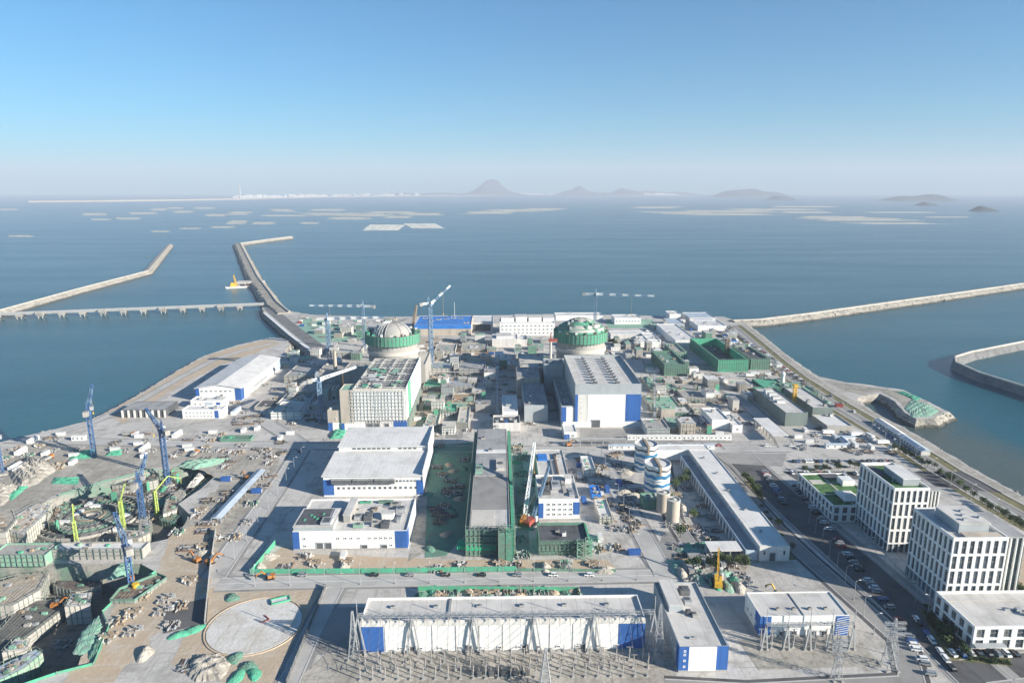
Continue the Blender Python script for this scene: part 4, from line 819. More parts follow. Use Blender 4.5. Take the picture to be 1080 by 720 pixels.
# ---- left waterfront warehouse (turned)
t = thing('waterfront_warehouse', 'big white warehouse with gently pitched roof and blue corners on the left shore', 'building', (-256, 560, 0), 0)
W_, D_ = 38, 106
MB().box(0, W_, 0, D_, -.2, 11).hull([(0, 0, 11), (W_, 0, 11), (W_, D_, 11), (0, D_, 11)], [(W_ / 2 - .05, 0, 14), (W_ / 2 + .05, 0, 14), (W_ / 2 + .05, D_, 14), (W_ / 2 - .05, D_, 14)]).build('wall', 'white', t)
for s in (0, 1):
    x0, x1 = (-1.0, W_ / 2) if not s else (W_ / 2, W_ + 1.0); za, zb = (11.05, 14.2) if not s else (14.2, 11.05)
    MB().hull([(x0, -1, za), (x1, -1, zb), (x1, D_ + 1, zb), (x0, D_ + 1, za)], [(x0, -1, za + .35), (x1, -1, zb + .35), (x1, D_ + 1, zb + .35), (x0, D_ + 1, za + .35)]).build('roof', 'roofw', t)
MB().box(W_ - 5, W_ + .15, -.15, -.01, .5, 11).box(W_ + .01, W_ + .15, 0, 7, .5, 11).build('corner_cladding', 'blue', t); MB().box(-.15, 3, -.15, -.01, .5, 11).box(-.15, -.01, 0, 6, .5, 11).build('corner_cladding', 'blue', t); MB().box(W_ + .01, W_ + .15, D_ - 8, D_, .5, 11).build('corner_cladding', 'lblue', t)
for k in range(7): MB().box(4 + k * 4, 6 + k * 4, -.12, -.01, 8.2, 9).build('window', 'glass', t)
for k in range(4): MB().box(W_ + .01, W_ + .14, 22 + k * 9, 25 + k * 9, .2, 4).build('door', 'band', t)
MB().box(W_ + .1, W_ + 2.5, 30, 62, 4.4, 4.8).build('canopy', 'steel', t)
b = block('seawater_pump_house', 'low white building with grey glass front before the waterfront warehouse', -252, -226, 540, 552, 6, 'white', 'roofw', 4); b.panel('f', 12, 18, 1, 5, 'lblue', 'glass_front'); b.panel('f', 21, 24, 0, 5, 'blue', 'door_panel'); b.wins('f', [4, 8], [3.4], 1.6, 1.4)
b = block('site_office', 'small two storey white office with rows of windows near the left shore', -247, -216, 514, 525, 6.8, 'white', 'roofw', 2); b.wins('f', lin(2, 24, 8), [2, 5], 1.5, 1.3); b.panel('f', 25, 28, .5, 6.5, 'blue', 'stair_glass')
b = block('material_shed', 'grey roofed open shed with pale columns on the left shore', -296, -262, 518, 540, 6, 'roofd', 'roofg', 0, par=.3)
for k in range(8): MB().box(k * 4.7, k * 4.7 + 1.3, -.9, -.02, 0, 6).build('column', 'offw', b.o)
# ---- far row behind the reactors
def bk(name, label, px0, px1, py, h, dep, wall='white', roof='roofw', n=2, rows=0, cols=0, cat='building', group=None):
    p, q = at(px0, py), at(px1, py); b = block(name, label, p.x, q.x, p.y, p.y + dep, h, wall, roof, n, cat=cat, group=group)
    if rows: b.wins('f', lin(1, b.w - 1, cols), lin(1, h - .5, rows), max(1.2, b.w / cols * .42), min(1.6, h / rows * .5))
    return b
b = bk('blue_roof_warehouse', 'long warehouse under a bright blue roof by the far shore', 437, 497, 354, 13, 62, 'tan', 'bluer', 0); b.panel('f', 0, b.w, 8.6, 13.7, 'bluer', 'blue_fascia', .2)
for k in range(7): b.unit(6 + k * 9, rnd.uniform(6, 44), 7, 6, .5, ['roofw', 'lblue'][k % 2], 'roof_sheet')
MB().cyl(46, 58, 13, 32, .6, .4, 8).build('roof_mast', 'steel', b.o)
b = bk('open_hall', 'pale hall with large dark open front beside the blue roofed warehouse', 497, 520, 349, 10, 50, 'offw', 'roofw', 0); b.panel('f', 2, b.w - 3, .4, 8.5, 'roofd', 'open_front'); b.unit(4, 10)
b = bk('admin_building', 'widest white building with dotted window rows and stepped top by the far shore', 527, 585, 354, 15, 30, 'white', 'roofw', 0, 3, 13); 
for x0, x1, hh in ((2, 18, 5), (20, 34, 6.2), (36, 52, 5.4), (54, 68, 4.8)): b.house(x0, x1, 12, 29, hh, 'white', 'upper_block')
b = bk('site_canteen', 'pale low block with white front steps below the dotted white building', 519, 546, 366, 9, 26, 'offw', 'roofw', 2); b.house(5, 22, 4, 20, 3)
bk('site_store', 'white cube store between the open hall and dotted white building', 522, 531, 383, 7, 20, 'white', 'roofw', 1); bk('site_store', 'flat pale store in the shade below the dotted white building', 540, 556, 365, 7, 24, 'offw', 'roofw', 1)
b = bk('bay_store', 'low white store with window strip behind the green tiered dome', 586, 636, 338, 6, 24, 'white', 'roofw', 2); bk('bay_store', 'low white store right of the hammerhead crane by the far shore', 648, 676, 342, 8, 26, 'white', 'roofw', 3, 1, 8)
bk('workers_hut', 'pale flat hut with green yard at the foot of the hammerhead crane', 644, 690, 357, 5, 20, 'offw', 'roofw', 2)
bk('workers_hut', 'small white gabled looking hut on the road right of the green tiered dome', 683, 697, 364, 5.6, 40, 'white', 'roofw', 1); bk('workers_hut', 'wider white hut right of the road behind the green tiered dome', 675, 697, 366, 5.5, 30, 'white', 'roofw', 2)
bk('workshop_hall', 'long pale hall with light roof in the far right yard', 712, 735, 366, 7.5, 95, 'white', 'roofw', 3); b = bk('workshop_hall', 'wide flat white hall with courtyard in the far right yard', 736, 766, 349, 6, 40, 'white', 'roofw', 4)
bk('laydown_shed', 'slate blue roofed shed by the far right shore', 727, 755, 340, 6, 40, 'offw', 'lblue', 0); bk('laydown_shed', 'small slate blue roofed shed left of another in the far right yard', 706, 722, 346, 5.5, 36, 'band', 'lblue', 0); bk('laydown_shed', 'white box shed against the far right shore', 706, 718, 337, 7, 25, 'white', 'roofw', 2); bk('laydown_shed', 'blue edged shed next to the coast road bend', 737, 757, 345, 5, 26, 'blue', 'lblue', 0)
# netted structures on the right
def netted(label, x0, x1, y0, y1, h, wall='net', roof='roofd', hollow=False):
    t = thing('netted_structure', label, 'structure', (x0, y0, 0)); w, d = x1 - x0, y1 - y0
    MB().box(0, w, 0, 1.2, 0, h).box(0, w, d - 1.2, d, 0, h).box(0, 1.2, 1.2, d - 1.2, 0, h).box(w - 1.2, w, 1.2, d - 1.2, 0, h).build('netting', wall, t)
    MB().box(1.2, w - 1.2, 1.2, d - 1.2, -.2, h * (.3 if hollow else .86)).build('concrete_core', roof, t); mb = MB()
    n = int(w / 2.2); m = int(d / 3)
    for k in range(n + 1): mb.bar((w * k / n, -.25, 0), (w * k / n, -.25, h + 1.3), .2)
    for k in range(m + 1): mb.bar((-.25, d * k / m, 0), (-.25, d * k / m, h + 1.3), .2); mb.bar((w + .25, d * k / m, 0), (w + .25, d * k / m, h + 1.3), .2)
    for zz in (h * .33, h * .66, h + .8): mb.bar((0, -.25, zz), (w, -.25, zz), .2); mb.bar((-.25, 0, zz), (-.25, d, zz), .2); mb.bar((w + .25, 0, zz), (w + .25, d, zz), .2)
    mb.build('scaffold', 'scaf', t)
    for k in range(6): x, y = rnd.uniform(2, w - 5), rnd.uniform(3, d - 5); MB().box(x, x + 2.5, y, y + 3, h * (.3 if hollow else .86), h * (.3 if hollow else .86) + rnd.uniform(.6, 1.8)).build('formwork_stack', rnd.choice(['conc', 'netp', 'wood', 'steel']), t)
    return t
netted('long green netted structure with open top and tan column inside, far right yard', 216, 246, 645, 745, 12, 'net', 'roofd', True)
netted('shorter green netted structure next to the coast road, far right yard', 251, 270, 652, 708, 11, 'netd')
netted('small dark green netted block right of the green tiered dome', 160, 182, 632, 690, 11, 'netd', 'netd'); netted('low pale green netted block before the dark green netted block', 186, 200, 700, 740, 7, 'netp', 'conc')
netted('low green netted footing left of the white column on the right yard', 226, 246, 552, 578, 4, 'net', 'conc'); netted('low pale netted footing under the white column on the right yard', 252, 276, 560, 590, 4.5, 'netd', 'netp')
b = block('green_hall', 'long grey green hall with white rooftop boxes on the right', 217, 234, 487, 552, 10, 'dgreen', 'roof', 0)
for y, hh in ((34, 2.2), (42, 2.8), (50, 3.2), (26, 1.6)): b.house(4, 10, y, y + 5, hh, 'white', 'roof_unit')
b = block('green_hall', 'twin grey green hall standing by the coast road', 246, 262, 505, 560, 8, 'dgreen', 'roof', 2); block('green_hall', 'low concrete hall between the twin grey green halls and white tents', 243, 262, 474, 500, 4, 'conc', 'roofw', 2)
t = thing('open_canopy', 'long white canopy roof on posts in the right middle yard', 'canopy', (194, 452, 0)); MB().hull([(-.5, 0, 5.4), (11, 0, 5.4), (11, 38, 5.4), (-.5, 38, 5.4)], [(-.5, 0, 5.8), (11, 0, 5.8), (11, 38, 5.8), (-.5, 38, 5.8)]).build('roof', 'roofw', t)
for k in range(7):
    for x in (0, 10): MB().box(x, x + .4, .5 + k * 6, .9 + k * 6, 0, 5.4).build('post', 'steel', t)
MB().box(.5, 9.8, 30, 37, 0, 4).build('inner_room', 'offw', t)
b = block('white_workshop', 'white stepped shed with blue stripe on its left wall in the right yard', 159, 172, 480, 508, 7.4, 'white', 'roofw', 1); b.panel('l', 2, 24, 2, 3.4, 'blue', 'stripe'); b = block('white_workshop', 'lower white shed attached right of the stepped white shed', 172.4, 180, 474, 500, 5, 'white', 'roofw', 2); b.win('f', 4, 2.6)

# ---- tower cranes
def crane(label, x, y, h, jl, ang, luff=0.0, cl=None, mast='cranedb', jib=('cranew', 'cranedb'), mw=2.2, z0=0.0, cab='cranew', tt=.38, jn=None, group=None):
    t = thing('tower_crane', label, 'crane', (x, y, z0), R(ang)); n = max(6, int(h / 3))
    MB().box(-3, 3, -3, 3, -.3, 1.0).build('base', 'conc', t)
    MB().lattice((0, 0, 1), (0, 0, h), mw, mw, n, tt, dt=tt * .75).build('mast', mast, t)
    MB().cyl(0, 0, h + .01, h + 1.4, mw * .8, n=12).box(-2, 2, -1.6, 1.6, h + 1.41, h + 2.2).build('slewing_ring', mast, t); MB().box(.6, 3.0, -2.9, -1.0, h + 1.8, h + 4.2).build('cab', cab, t)
    cl = cl or jl * .3; jn = jn or max(5, int(jl / 5)); lx, lz = math.cos(R(luff)), math.sin(R(luff))
    if luff < 8: MB().lattice((0, 0, h + 2.2), (0, 0, h + 8.5), 1.8, .5, 3, tt * .8).build('tower_head', mast, t)
    else: MB().bar((-3, 0, h + 2.2), (-1.5, 0, h + 9), .5).bar((1, 0, h + 2.2), (-1.5, 0, h + 9), .5).build('tower_head', mast, t)
    mb = MB(); P0 = Vector((1.2, 0, h + 2.6)); P1 = Vector((1.2 + jl * lx, 0, h + 2.6 + jl * lz)); mb.lattice(P0, P1, 1.9, 1.1, jn, tt * .9, (0, 1)); mb.build('jib', list(jib), t)
    MB().lattice((-1, 0, h + 2.4), (-cl, 0, h + 2.4), 1.7, 1.5, max(3, int(cl / 4)), tt * .8, (0,)).build('counter_jib', jib[0], t); MB().box(-cl - 1.5, -cl + 2, -1.5, 1.5, h + .2, h + 3.4).build('counterweight', 'conc', t)
    top = (0, 0, h + 8.4) if luff < 8 else (-1.5, 0, h + 9); MB().bar(top, P0.lerp(P1, .7) + Vector((0, 0, .8)), .14).bar(top, (-cl + 1, 0, h + 3.4), .14).build('tie_rod', 'dsteel', t)
    hk = P0.lerp(P1, .62); MB().bar(hk, hk - Vector((0, 0, h * .35)), .1).box(hk.x - .4, hk.x + .4, -.3, .3, hk.z - h * .35 - 1.2, hk.z - h * .35).build('hook', 'craney', t)
    return t
def cpos(px, py, z, Y=None):
    return at(px, py, z)
p = at(352, 392); crane('tall slate blue crane left of the left reactor with dashed white jib', p.x + 0, 640, 53, 52, 2, 1, 12, jib=('cranew', 'cranedb'), mw=3, tt=.5)
p = at(392, 343); crane('slimmer crane behind the left reactor with jib pointing left', -148, 742, 48, 58, 176, 0, 12, mw=2.4)
p = at(339, 447); crane('near steel blue crane with white boom raised to the right', p.x, p.y, 33, 28, 24, 13, 7, mast='cranedb', jib=('cranew', 'cranew'), mw=2.8, tt=.5)
p = at(452, 386); crane('dark crane between the reactors with white luffing jib raised right', p.x + 3, p.y, 62, 26, 18, 40, 9, mast='cranedb', jib=('cranew', 'cranedb'), mw=3.2, tt=.55, jn=5)
crane('hammerhead crane behind the green tiered dome with dashed white jib', 108, 745, 60, 62, -14, 0, 13, mw=2.6, jn=9, tt=.45)
BL = ('cranedb', 'craneb')
for px, py, top, ang, lb, jl, z0 in ((101, 492, 432, 110, 'tallest blue crane mast near the left shore', 24, -7), (177, 512, 452, 140, 'blue crane mast at the right rim of the round foundation pit', 20, -7), (151, 548, 506, 100, 'blue crane mast inside the round foundation pit', 18, -7), (2, 500, 462, 120, 'blue crane mast cut by the left edge', 18, 0)):
    p = at(px, py, z0); h = 10
    while True:
        # height by similar triangles along the line of sight
        q = at(px, top, z0 + h); 
        if q.y < p.y or h > 70: break
        h += .5
    crane(lb, p.x, p.y, h - 3, jl, ang, 28, 7, mast='craneb', jib=('craneb', 'cranedb'), mw=2.3, z0=z0, tt=.42, cab='steel')
p = at(139, 622, -2); t = crane('blue crane with yellow drums at its foot beside the deep pit', p.x, p.y, 19, 18, 130, 30, 6, mast='craneb', jib=('craneb', 'cranedb'), mw=2.0, z0=-1, cab='steel', tt=.45)
MB().cyl(-4.4, -1, 0, 4, 1.5, n=14).build('winch_drum', 'craney', t); MB().cyl(4.4, -1, 0, 4, 1.5, n=14).build('winch_drum', 'orange', t)
def boom(label, px, py, z0, h, ang, seg=(12, 9), m='cranel'):
    p = at(px, py, z0); t = thing('placing_boom', label, 'concrete boom', p, R(ang)); MB().box(-1.5, 1.5, -1.5, 1.5, -.5, .8).build('base', 'conc', t)
    MB().lattice((0, 0, .8), (0, 0, h), 1.5, 1.3, max(4, int(h / 2)), .42).build('mast', m, t); a, b = Vector((0, 0, h)), Vector((seg[0] * .75, 0, h + seg[0] * .55)); MB().box(-.9, .9, -.9, .9, h, h + 1).bar(a + Vector((0, 0, .5)), b, .6).build('lower_arm', m, t)
    c = b + Vector((seg[1] * .85, 0, -seg[1] * .5)); MB().bar(b, c, .45).bar(c, c - Vector((0, 0, 3)), .3).build('upper_arm', m, t)
boom('lime green placing boom in the middle of the round foundation pit', 131, 560, -7, 17, 100); boom('lime green placing boom at the back right of the round pit', 166, 545, -7, 15, 60); boom('short lime green placing boom at the front of the round pit', 81, 571, -7, 11, 120)
p = at(393, 383); t = thing('concrete_column', 'tan T shaped concrete column left of the left reactor', 'column', (-150, 612, 0)); MB().cyl(0, 0, 12, 32, 1.7, 1.5, 14).build('shaft', 'tan', t); MB().box(-4, 4, -2, 2, 32, 34).build('cap', 'concl', t)
t = thing('white_tank', 'white upright cylinder on the ground left of the left reactor', 'tank', (-158, 660, 0)); MB().cyl(0, 0, -.2, 12, 3, n=20).build('shell', 'white', t); MB().cyl(0, 0, 12.01, 13, 3.1, 1, 20).build('top', 'roofw', t)
t = thing('concrete_column', 'thin pale column with red head left of the green tiered dome', 'column', (48, 606, 0)); MB().cyl(0, 0, 15.5, 40, 1.3, 1.1, 12).build('shaft', 'concl', t); MB().box(-2, 6, -1, 1, 40, 42.5).bar((0, 0, 42), (0, 0, 48), .9).build('head', 'red', t)
def mast(label, px, py, h, m, w=1.8, cat='mast'):
    p = at(px, py); t = thing('hoist_mast', label, cat, p); MB().lattice((0, 0, 0), (0, 0, h), w, w, int(h / 1.8), .4).build('mast', m, t); MB().box(-w, w, -w, w, -.3, .6).build('base', 'conc', t); MB().box(-w * .7, w * .7, -w * .9, w * .9, h, h + 1.4).build('head', m, t); MB().box(w * .6, w * 1.5, -w * .6, w * .6, h * .5, h * .5 + 3).build('cage', 'steel', t)
mast('brown hoist mast inside the long green netted structure', 766, 378, 19, 'rust', 3.2); mast('orange hoist mast between the twin grey green halls', 837, 428, 17, 'craney', 2.4)
p = at(825, 406); t = thing('white_statue_column', 'tapering white column on the right yard near the coast road', 'column', p); MB().lathe([(2.2, -.2), (1.6, 4), (1.5, 8), (2.1, 11), (.9, 12.5), (.02, 12.7)], 18).build('shaft', 'white', t); MB().box(-3, 3, -3, 3, -.3, .8).build('base', 'conc', t)
# crawler cranes
def crawler(label, px, py, ang, L, el, body='orange', bm='cranew', z0=0, bw=1.5, tt=.36):
    p = at(px, py, z0); t = thing('crawler_crane', label, 'crane', p, R(ang))
    for s in (-1, 1): MB().hull([(-3.4, s * 2.2 - .6, .0), (3.4, s * 2.2 - .6, .0), (3.4, s * 2.2 + .6, .0), (-3.4, s * 2.2 + .6, .0)], [(-4, s * 2.2 - .6, 1.3), (4, s * 2.2 - .6, 1.3), (4, s * 2.2 + .6, 1.3), (-4, s * 2.2 + .6, 1.3)]).build('track', 'black', t)
    MB().box(-4.5, 2.4, -1.6, 1.6, 1.5, 3.8).box(-5.2, -4.51, -1.7, 1.7, 1.3, 3.4).build('engine_house', body, t); MB().box(1.0, 3.2, -2.5, -1.61, 1.6, 4.2).build('cab', 'cranew', t)
    a = Vector((2, 0, 2.4)); b = a + Vector((L * math.cos(R(el)), 0, L * math.sin(R(el)))); MB().lattice(a, b, bw, bw * .6, max(5, int(L / 3)), tt).build('boom', bm, t); MB().bar((-3.5, 0, 3.9), (-4.5, 0, 11), .35).bar((-4.5, 0, 11), b, .14).build('backstay', 'dsteel', t); MB().bar(b, b - Vector((0, 0, L * .4)), .1).box(b.x - .4, b.x + .4, -.3, .3, b.z - L * .4 - 1, b.z - L * .4).build('hook', 'craney', t)
crawler('crawler crane with long white boom and orange body beside the netted long building', 553, 551, 78, 44, 44, 'orange', 'cranew', bw=1.8, tt=.45); crawler('crawler crane with blue and red lattice boom in the shade beside the orange one', 560, 553, 60, 30, 50, 'red', 'cranedb')
crawler('heavy tan crawler crane with tilted boom behind the left reactor', 434, 352, 70, 34, 66, 'tan', 'wood', bw=2.6, tt=.7); crawler('yellow crawler crane with short boom on the yard behind the narrow blue cornered building', 757, 616, 75, 13, 62, 'craney', 'craney', bw=.8, tt=.22)
# excavators
def excavator(x, y, ang, label, group, m='craney', z=0):
    t = thing('excavator', label, 'excavator', (x, y, z), R(ang), group)
    for s in (-1, 1): MB().hull([(-1.6, s * 1.1 - .3, 0), (1.6, s * 1.1 - .3, 0), (1.6, s * 1.1 + .3, 0), (-1.6, s * 1.1 + .3, 0)], [(-2, s * 1.1 - .3, .8), (2, s * 1.1 - .3, .8), (2, s * 1.1 + .3, .8), (-2, s * 1.1 + .3, .8)]).build('track', 'black', t)
    MB().box(-2.2, 1, -1.3, 1.3, .9, 2.2).build('body', m, t); MB().box(-.2, 1.2, .3, 1.3, 2.21, 3.3).build('cab', 'glass', t); MB().bar((1, -.2, 1.8), (3.6, -.2, 4.4), .55).bar((3.6, -.2, 4.4), (6, -.2, 2.6), .45).build('arm', m, t); MB().hull([(5.6, -.8, 2.6), (6.6, -.8, 2.4), (6.6, .4, 2.4), (5.6, .4, 2.6)], [(5.9, -.8, 1.4), (6.3, -.8, 1.3), (6.3, .4, 1.3), (5.9, .4, 1.4)]).build('bucket', 'dsteel', t); return t
p = at(820, 629); excavator(p.x, p.y, 120, 'yellow excavator behind the white hall with blue lattice panel', None)
ex = None
for k, (px, py, a) in enumerate(((600, 470, 30), (222, 594, 40), (207, 592, 150), (285, 610, 200), (530, 384, 10), (475, 405, 60), (478, 424, 10), (705, 372, 80), (260, 505, 140), (60, 640, 20))):
    p = at(px, py, -8.5 if py == 640 else 0); lb = 'small orange excavator working on bare ground of the site'
    ex = excavator(p.x, p.y, a, lb, 'orange excavators on the site', 'orange', p.z) if ex is None else dup(ex, p, R(a))

# ---- switchyard: gantries, breakers, pylons
def gantry(label, px, py, h=17, legs=2.6, group='A frame gantry posts'):
    p = at(px, py); t = thing('gantry_post', label, 'gantry post', p, group=group)
    MB().bar((-legs, 0, 0), (0, 0, h), .5).bar((legs, 0, 0), (0, 0, h), .5).build('a_frame', 'steel', t); MB().bar((0, 0, h), (0, 0, h + 7), .22).build('spire', 'steel', t); MB().box(-legs - .6, -legs + .6, -.6, .6, -.1, .5).box(legs - .6, legs + .6, -.6, .6, -.1, .5).build('footing', 'conc', t); return t
gy0 = at(382, 691).y; gx = [at(px, 691).x for px in (379, 436, 500, 564, 627, 690)]
g = None
for k, x in enumerate(gx):
    if g is None: g = gantry('grey steel gantry post in front of the long white switchgear building', 379, 691)
    else: g2 = dup(g, (x, gy0, 0))
    if k in (0,): g.location = (x, gy0, 0)
for k in range(5):
    t = thing('gantry_beam', 'steel lattice beam spanning two gantry posts before the white switchgear building', 'gantry beam', (gx[k], gy0, 17), group='gantry beams'); L = gx[k + 1] - gx[k]
    MB().lattice((.2, 0, .4), (L - .2, 0, .4), 1.2, 1.2, 14, .16).build('beam', 'steel', t); mb = MB()
    for j in range(6): x = 1.5 + j * (L - 3) / 5; mb.bar((x, 0, -.3), (x, 0, -2.8), .3)
    mb.build('insulator_string', 'insul', t)
    mb = MB(); 
for k in range(5):
    t = thing('overhead_wire', 'thin drooping wires from the gantry beam down to the breakers', 'wire', (gx[k], gy0, 0), group='gantry wires'); L = gx[k + 1] - gx[k]; mb = MB()
    for j in range(6):
        x = 1.5 + j * (L - 3) / 5; P = [Vector((x, -(i / 6) * 14, 14 - 9 * (i / 6) - 2.2 * math.sin(i / 6 * 3.1416))) for i in range(7)]
        for u, v in zip(P, P[1:]): mb.bar(u, v, .09)
    o = mb.build('wire', 'dsteel', t)
br = None
for row, (yy, n) in enumerate(((gy0 - 4.5, 22), (gy0 - 9, 20), (gy0 - 13.5, 24))):
    for k in range(n):
        x = gx[0] + 3 + (gx[5] - gx[0] - 8) * k / (n - 1) + (row % 2) * 1.2
        if abs(x - 17) < 2.6 and row == 2: continue
        if br is None:
            br = thing('switch_post', 'thin grey insulator post standing in the gravel switchyard', 'insulator post', (x, yy, 0), group='insulator posts in the switchyard'); MB().box(-.6, .6, -.6, .6, -.1, .4).build('footing', 'conc', br); MB().box(-.16, .16, -.16, .16, .4, 3).build('support', 'steel', br); m = MB()
            for q in range(6): m.cyl(0, 0, 3 + q * .42, 3.3 + q * .42, .26, .2, 8)
            m.bar((-1.3, 0, 5.6), (1.3, 0, 5.6), .16).build('insulator', 'insul', br)
        else: dup(br, (x, yy, 0), (k % 2) * 1.57)
for k in range(10):
    x = 0.5 + k * 2.2; t = thing('breaker_tank', 'dark grey breaker cabinet among the insulator posts', 'breaker', (x - 10, gy0 - 11.4 - (k % 2), 0), group='breaker cabinets in the switchyard'); MB().box(-.8, .8, -.7, .7, .4, 2.6).build('cabinet', 'dsteel', t); MB().box(-.9, .9, -.8, .8, 0, .39).build('footing', 'conc', t); MB().cyl(-.3, 0, 2.6, 3.8, .2, .12, 8).cyl(.3, 0, 2.6, 3.8, .2, .12, 8).build('bushing', 'insul', t)
def pylon(label, px, py, h, w=6, arms=True, tt=.2):
    p = at(px, py); t = thing('lattice_pylon', label, 'pylon', p); MB().lattice((0, 0, 0), (0, 0, h * .7), w, w * .35, 7, tt).lattice((0, 0, h * .7), (0, 0, h), w * .35, .5, 5, tt * .9).build('tower', 'steel', t)
    if arms:
        for z in (.68, .8, .9): MB().lattice((-w * .9, 0, h * z), (w * .9, 0, h * z), .8, .8, 6, tt * .7).build('cross_arm', 'steel', t)
    for sx in (-1, 1): MB().box(sx * w / 2 - .5, sx * w / 2 + .5, -w / 2 - .5, -w / 2 + .5, -.2, .5).box(sx * w / 2 - .5, sx * w / 2 + .5, w / 2 - .5, w / 2 + .5, -.2, .5).build('footing', 'conc', t)
pylon('dark lattice pylon at the bottom middle edge of the switchyard', 575, 727, 17, 4.4, False, .24); pylon('lattice pylon standing by the parking street at lower right', 938, 704, 21, 4.5, True, .17); pylon('slim lattice pylon left of the lower right pylon', 882, 716, 18, 3, True, .15)
for k, (x, y) in enumerate(((-66, 222), (75, 214))): pylon(['lattice pylon at the left end of the gravel switchyard', 'tall gantry tower between the switchgear building and narrow blue cornered building'][k], 374 if k == 0 else 694, 693 if k == 0 else 693, 23 if k else 20, 4, False, .16)
gs = None
for k in range(18):
    p = at(802 + (k % 9) * 11.5, 676 + (k // 9) * 6 + (k % 3)); lb = 'thin grey insulator post before the white hall with lattice panel'
    gs = dup(br, p, 0, lb, 'insulator posts on the right') if gs is None else dup(gs, p)
for k in range(5):
    p = at(806 + k * 23, 690); lb = 'short steel gantry post before the white hall with lattice panel'; o = gantry(lb, 806 + k * 23, 685, 11, 1.2, 'short gantry posts on the right')
p = at(806, 685); t = thing('gantry_beam', 'short lattice beam before the white hall with blue lattice panel', 'gantry beam', (p.x, p.y, 11)); MB().lattice((0, 0, .3), (at(898, 685).x - p.x, 0, .3), .9, .9, 24, .13).build('beam', 'steel', t)

# ---- barge at the quay
p = at(254, 303, SEA); t = thing('crane_barge', 'yellow crane barge moored at the middle breakwater', 'barge', (p.x, p.y, SEA), R(20)); MB().hull([(-42, -14, -.6), (42, -14, -.6), (42, 14, -.6), (-42, 14, -.6)], [(-46, -15, 4.2), (45, -15, 4.2), (45, 15, 4.2), (-46, 15, 4.2)]).build('hull', 'white', t)
t.scale = (.6, .6, .6); MB().box(-30, -14, -11, 11, 4.2, 12).box(-28, -18, -8, 8, 12, 16).build('deckhouse', 'craney', t); MB().lattice((-12, 0, 5), (-18, 0, 40), 6, 2, 8, 1.0).build('boom', 'craney', t); MB().bar((-32, 0, 12), (-18, 0, 39), .6).build('stay', 'dsteel', t); MB().box(2, 34, -8, 8, 4.2, 6).build('deck_cargo', 'rust', t)
t = thing('quay_platform', 'pale quay platform jutting from the middle breakwater beside the barge', 'quay', (p.x + 6, p.y + 30, 0), R(8)); MB().box(-22, 26, -11, 13, -1.6, 1.6).build('deck', 'concl', t)
for k in range(4): MB().cyl(-18 + k * 12, -9, SEA - 3, -1.6, 1.2, n=10).cyl(-18 + k * 12, 10, SEA - 3, -1.6, 1.2, n=10).build('pile', 'tan', t)
# ================================================================== SITE CLUTTER: one of each kind, then copies
PROTO = {}
def use(key, loc, rz, label, group):
    """first use keeps the built thing, later uses copy it and its parts"""
    t, used = PROTO[key]
    if not used[0]: used[0] = True; t.location = loc; t.rotation_euler = (0, 0, rz); t['label'] = label; t['group'] = group; return t
    return dup(t, loc, rz, label, group)
def proto(key, t): PROTO[key] = (t, [False])
def container(key, m):
    t = thing('container', 'x', 'container'); b = MB().box(-3, 3, -1.2, 1.2, .1, 2.55)
    for k in range(14): x = -2.9 + k * .44; b.box(x, x + .2, -1.27, -1.201, .2, 2.45).box(x, x + .2, 1.201, 1.27, .2, 2.45)
    b.build('body', m, t); MB().box(-3.06, 3.06, -1.26, 1.26, 2.551, 2.62).build('roof', m if m != 'white' else 'roofw', t); MB().box(3.0, 3.08, -1.1, -.03, .2, 2.4).box(3.0, 3.08, .03, 1.1, .2, 2.4).build('door', 'steel', t); proto(key, t)
for k, m in (('cw', 'white'), ('cb', 'blue'), ('cr', 'red'), ('cg', 'roofg')): container(k, m)
def hut(key, m, rm, L=9):
    t = thing('site_hut', 'x', 'hut'); MB().box(-L / 2, L / 2, -1.6, 1.6, 0, 2.8).build('wall', m, t); MB().hull([(-L / 2 - .3, -1.9, 2.8), (L / 2 + .3, -1.9, 2.8), (L / 2 + .3, 1.9, 2.8), (-L / 2 - .3, 1.9, 2.8)], [(-L / 2 - .3, -.05, 3.5), (L / 2 + .3, -.05, 3.5), (L / 2 + .3, .05, 3.5), (-L / 2 - .3, .05, 3.5)]).build('roof', rm, t)
    for k in range(3): MB().box(-L / 2 + .8 + k * L / 3, -L / 2 + 2 + k * L / 3, -1.66, -1.59, 1.1, 2.1).build('window', 'glass', t)
    proto(key, t)
hut('hw', 'white', 'roofw'); hut('hb', 'white', 'bluer'); hut('hl', 'white', 'lblue', 14)
def stack(key, name, ms, seed, long=3.0, hi=1.4):
    r = random.Random(seed); t = thing(name, 'x', 'stack')
    for k, m in enumerate(ms):
        mb = MB()
        for i in range(10):
            x, y = r.uniform(-3.2, 3.2), r.uniform(-3.0, 3.0); L, w, z = r.uniform(.5, long), r.uniform(.12, .6), r.uniform(.2, hi); a = r.choice((0, 1.5708)) + r.gauss(0, .12); z0 = r.uniform(0, .5); c, s_ = math.cos(a) * L / 2, math.sin(a) * L / 2
            q = [(x - c + s_ * w / L, y - s_ - c * w / L), (x + c + s_ * w / L, y + s_ - c * w / L), (x + c - s_ * w / L, y + s_ + c * w / L), (x - c - s_ * w / L, y - s_ + c * w / L)]
            mb.prism(q, z0 - .05, z0 + z)
        mb.build('bundle', m, t)
    proto(key, t)
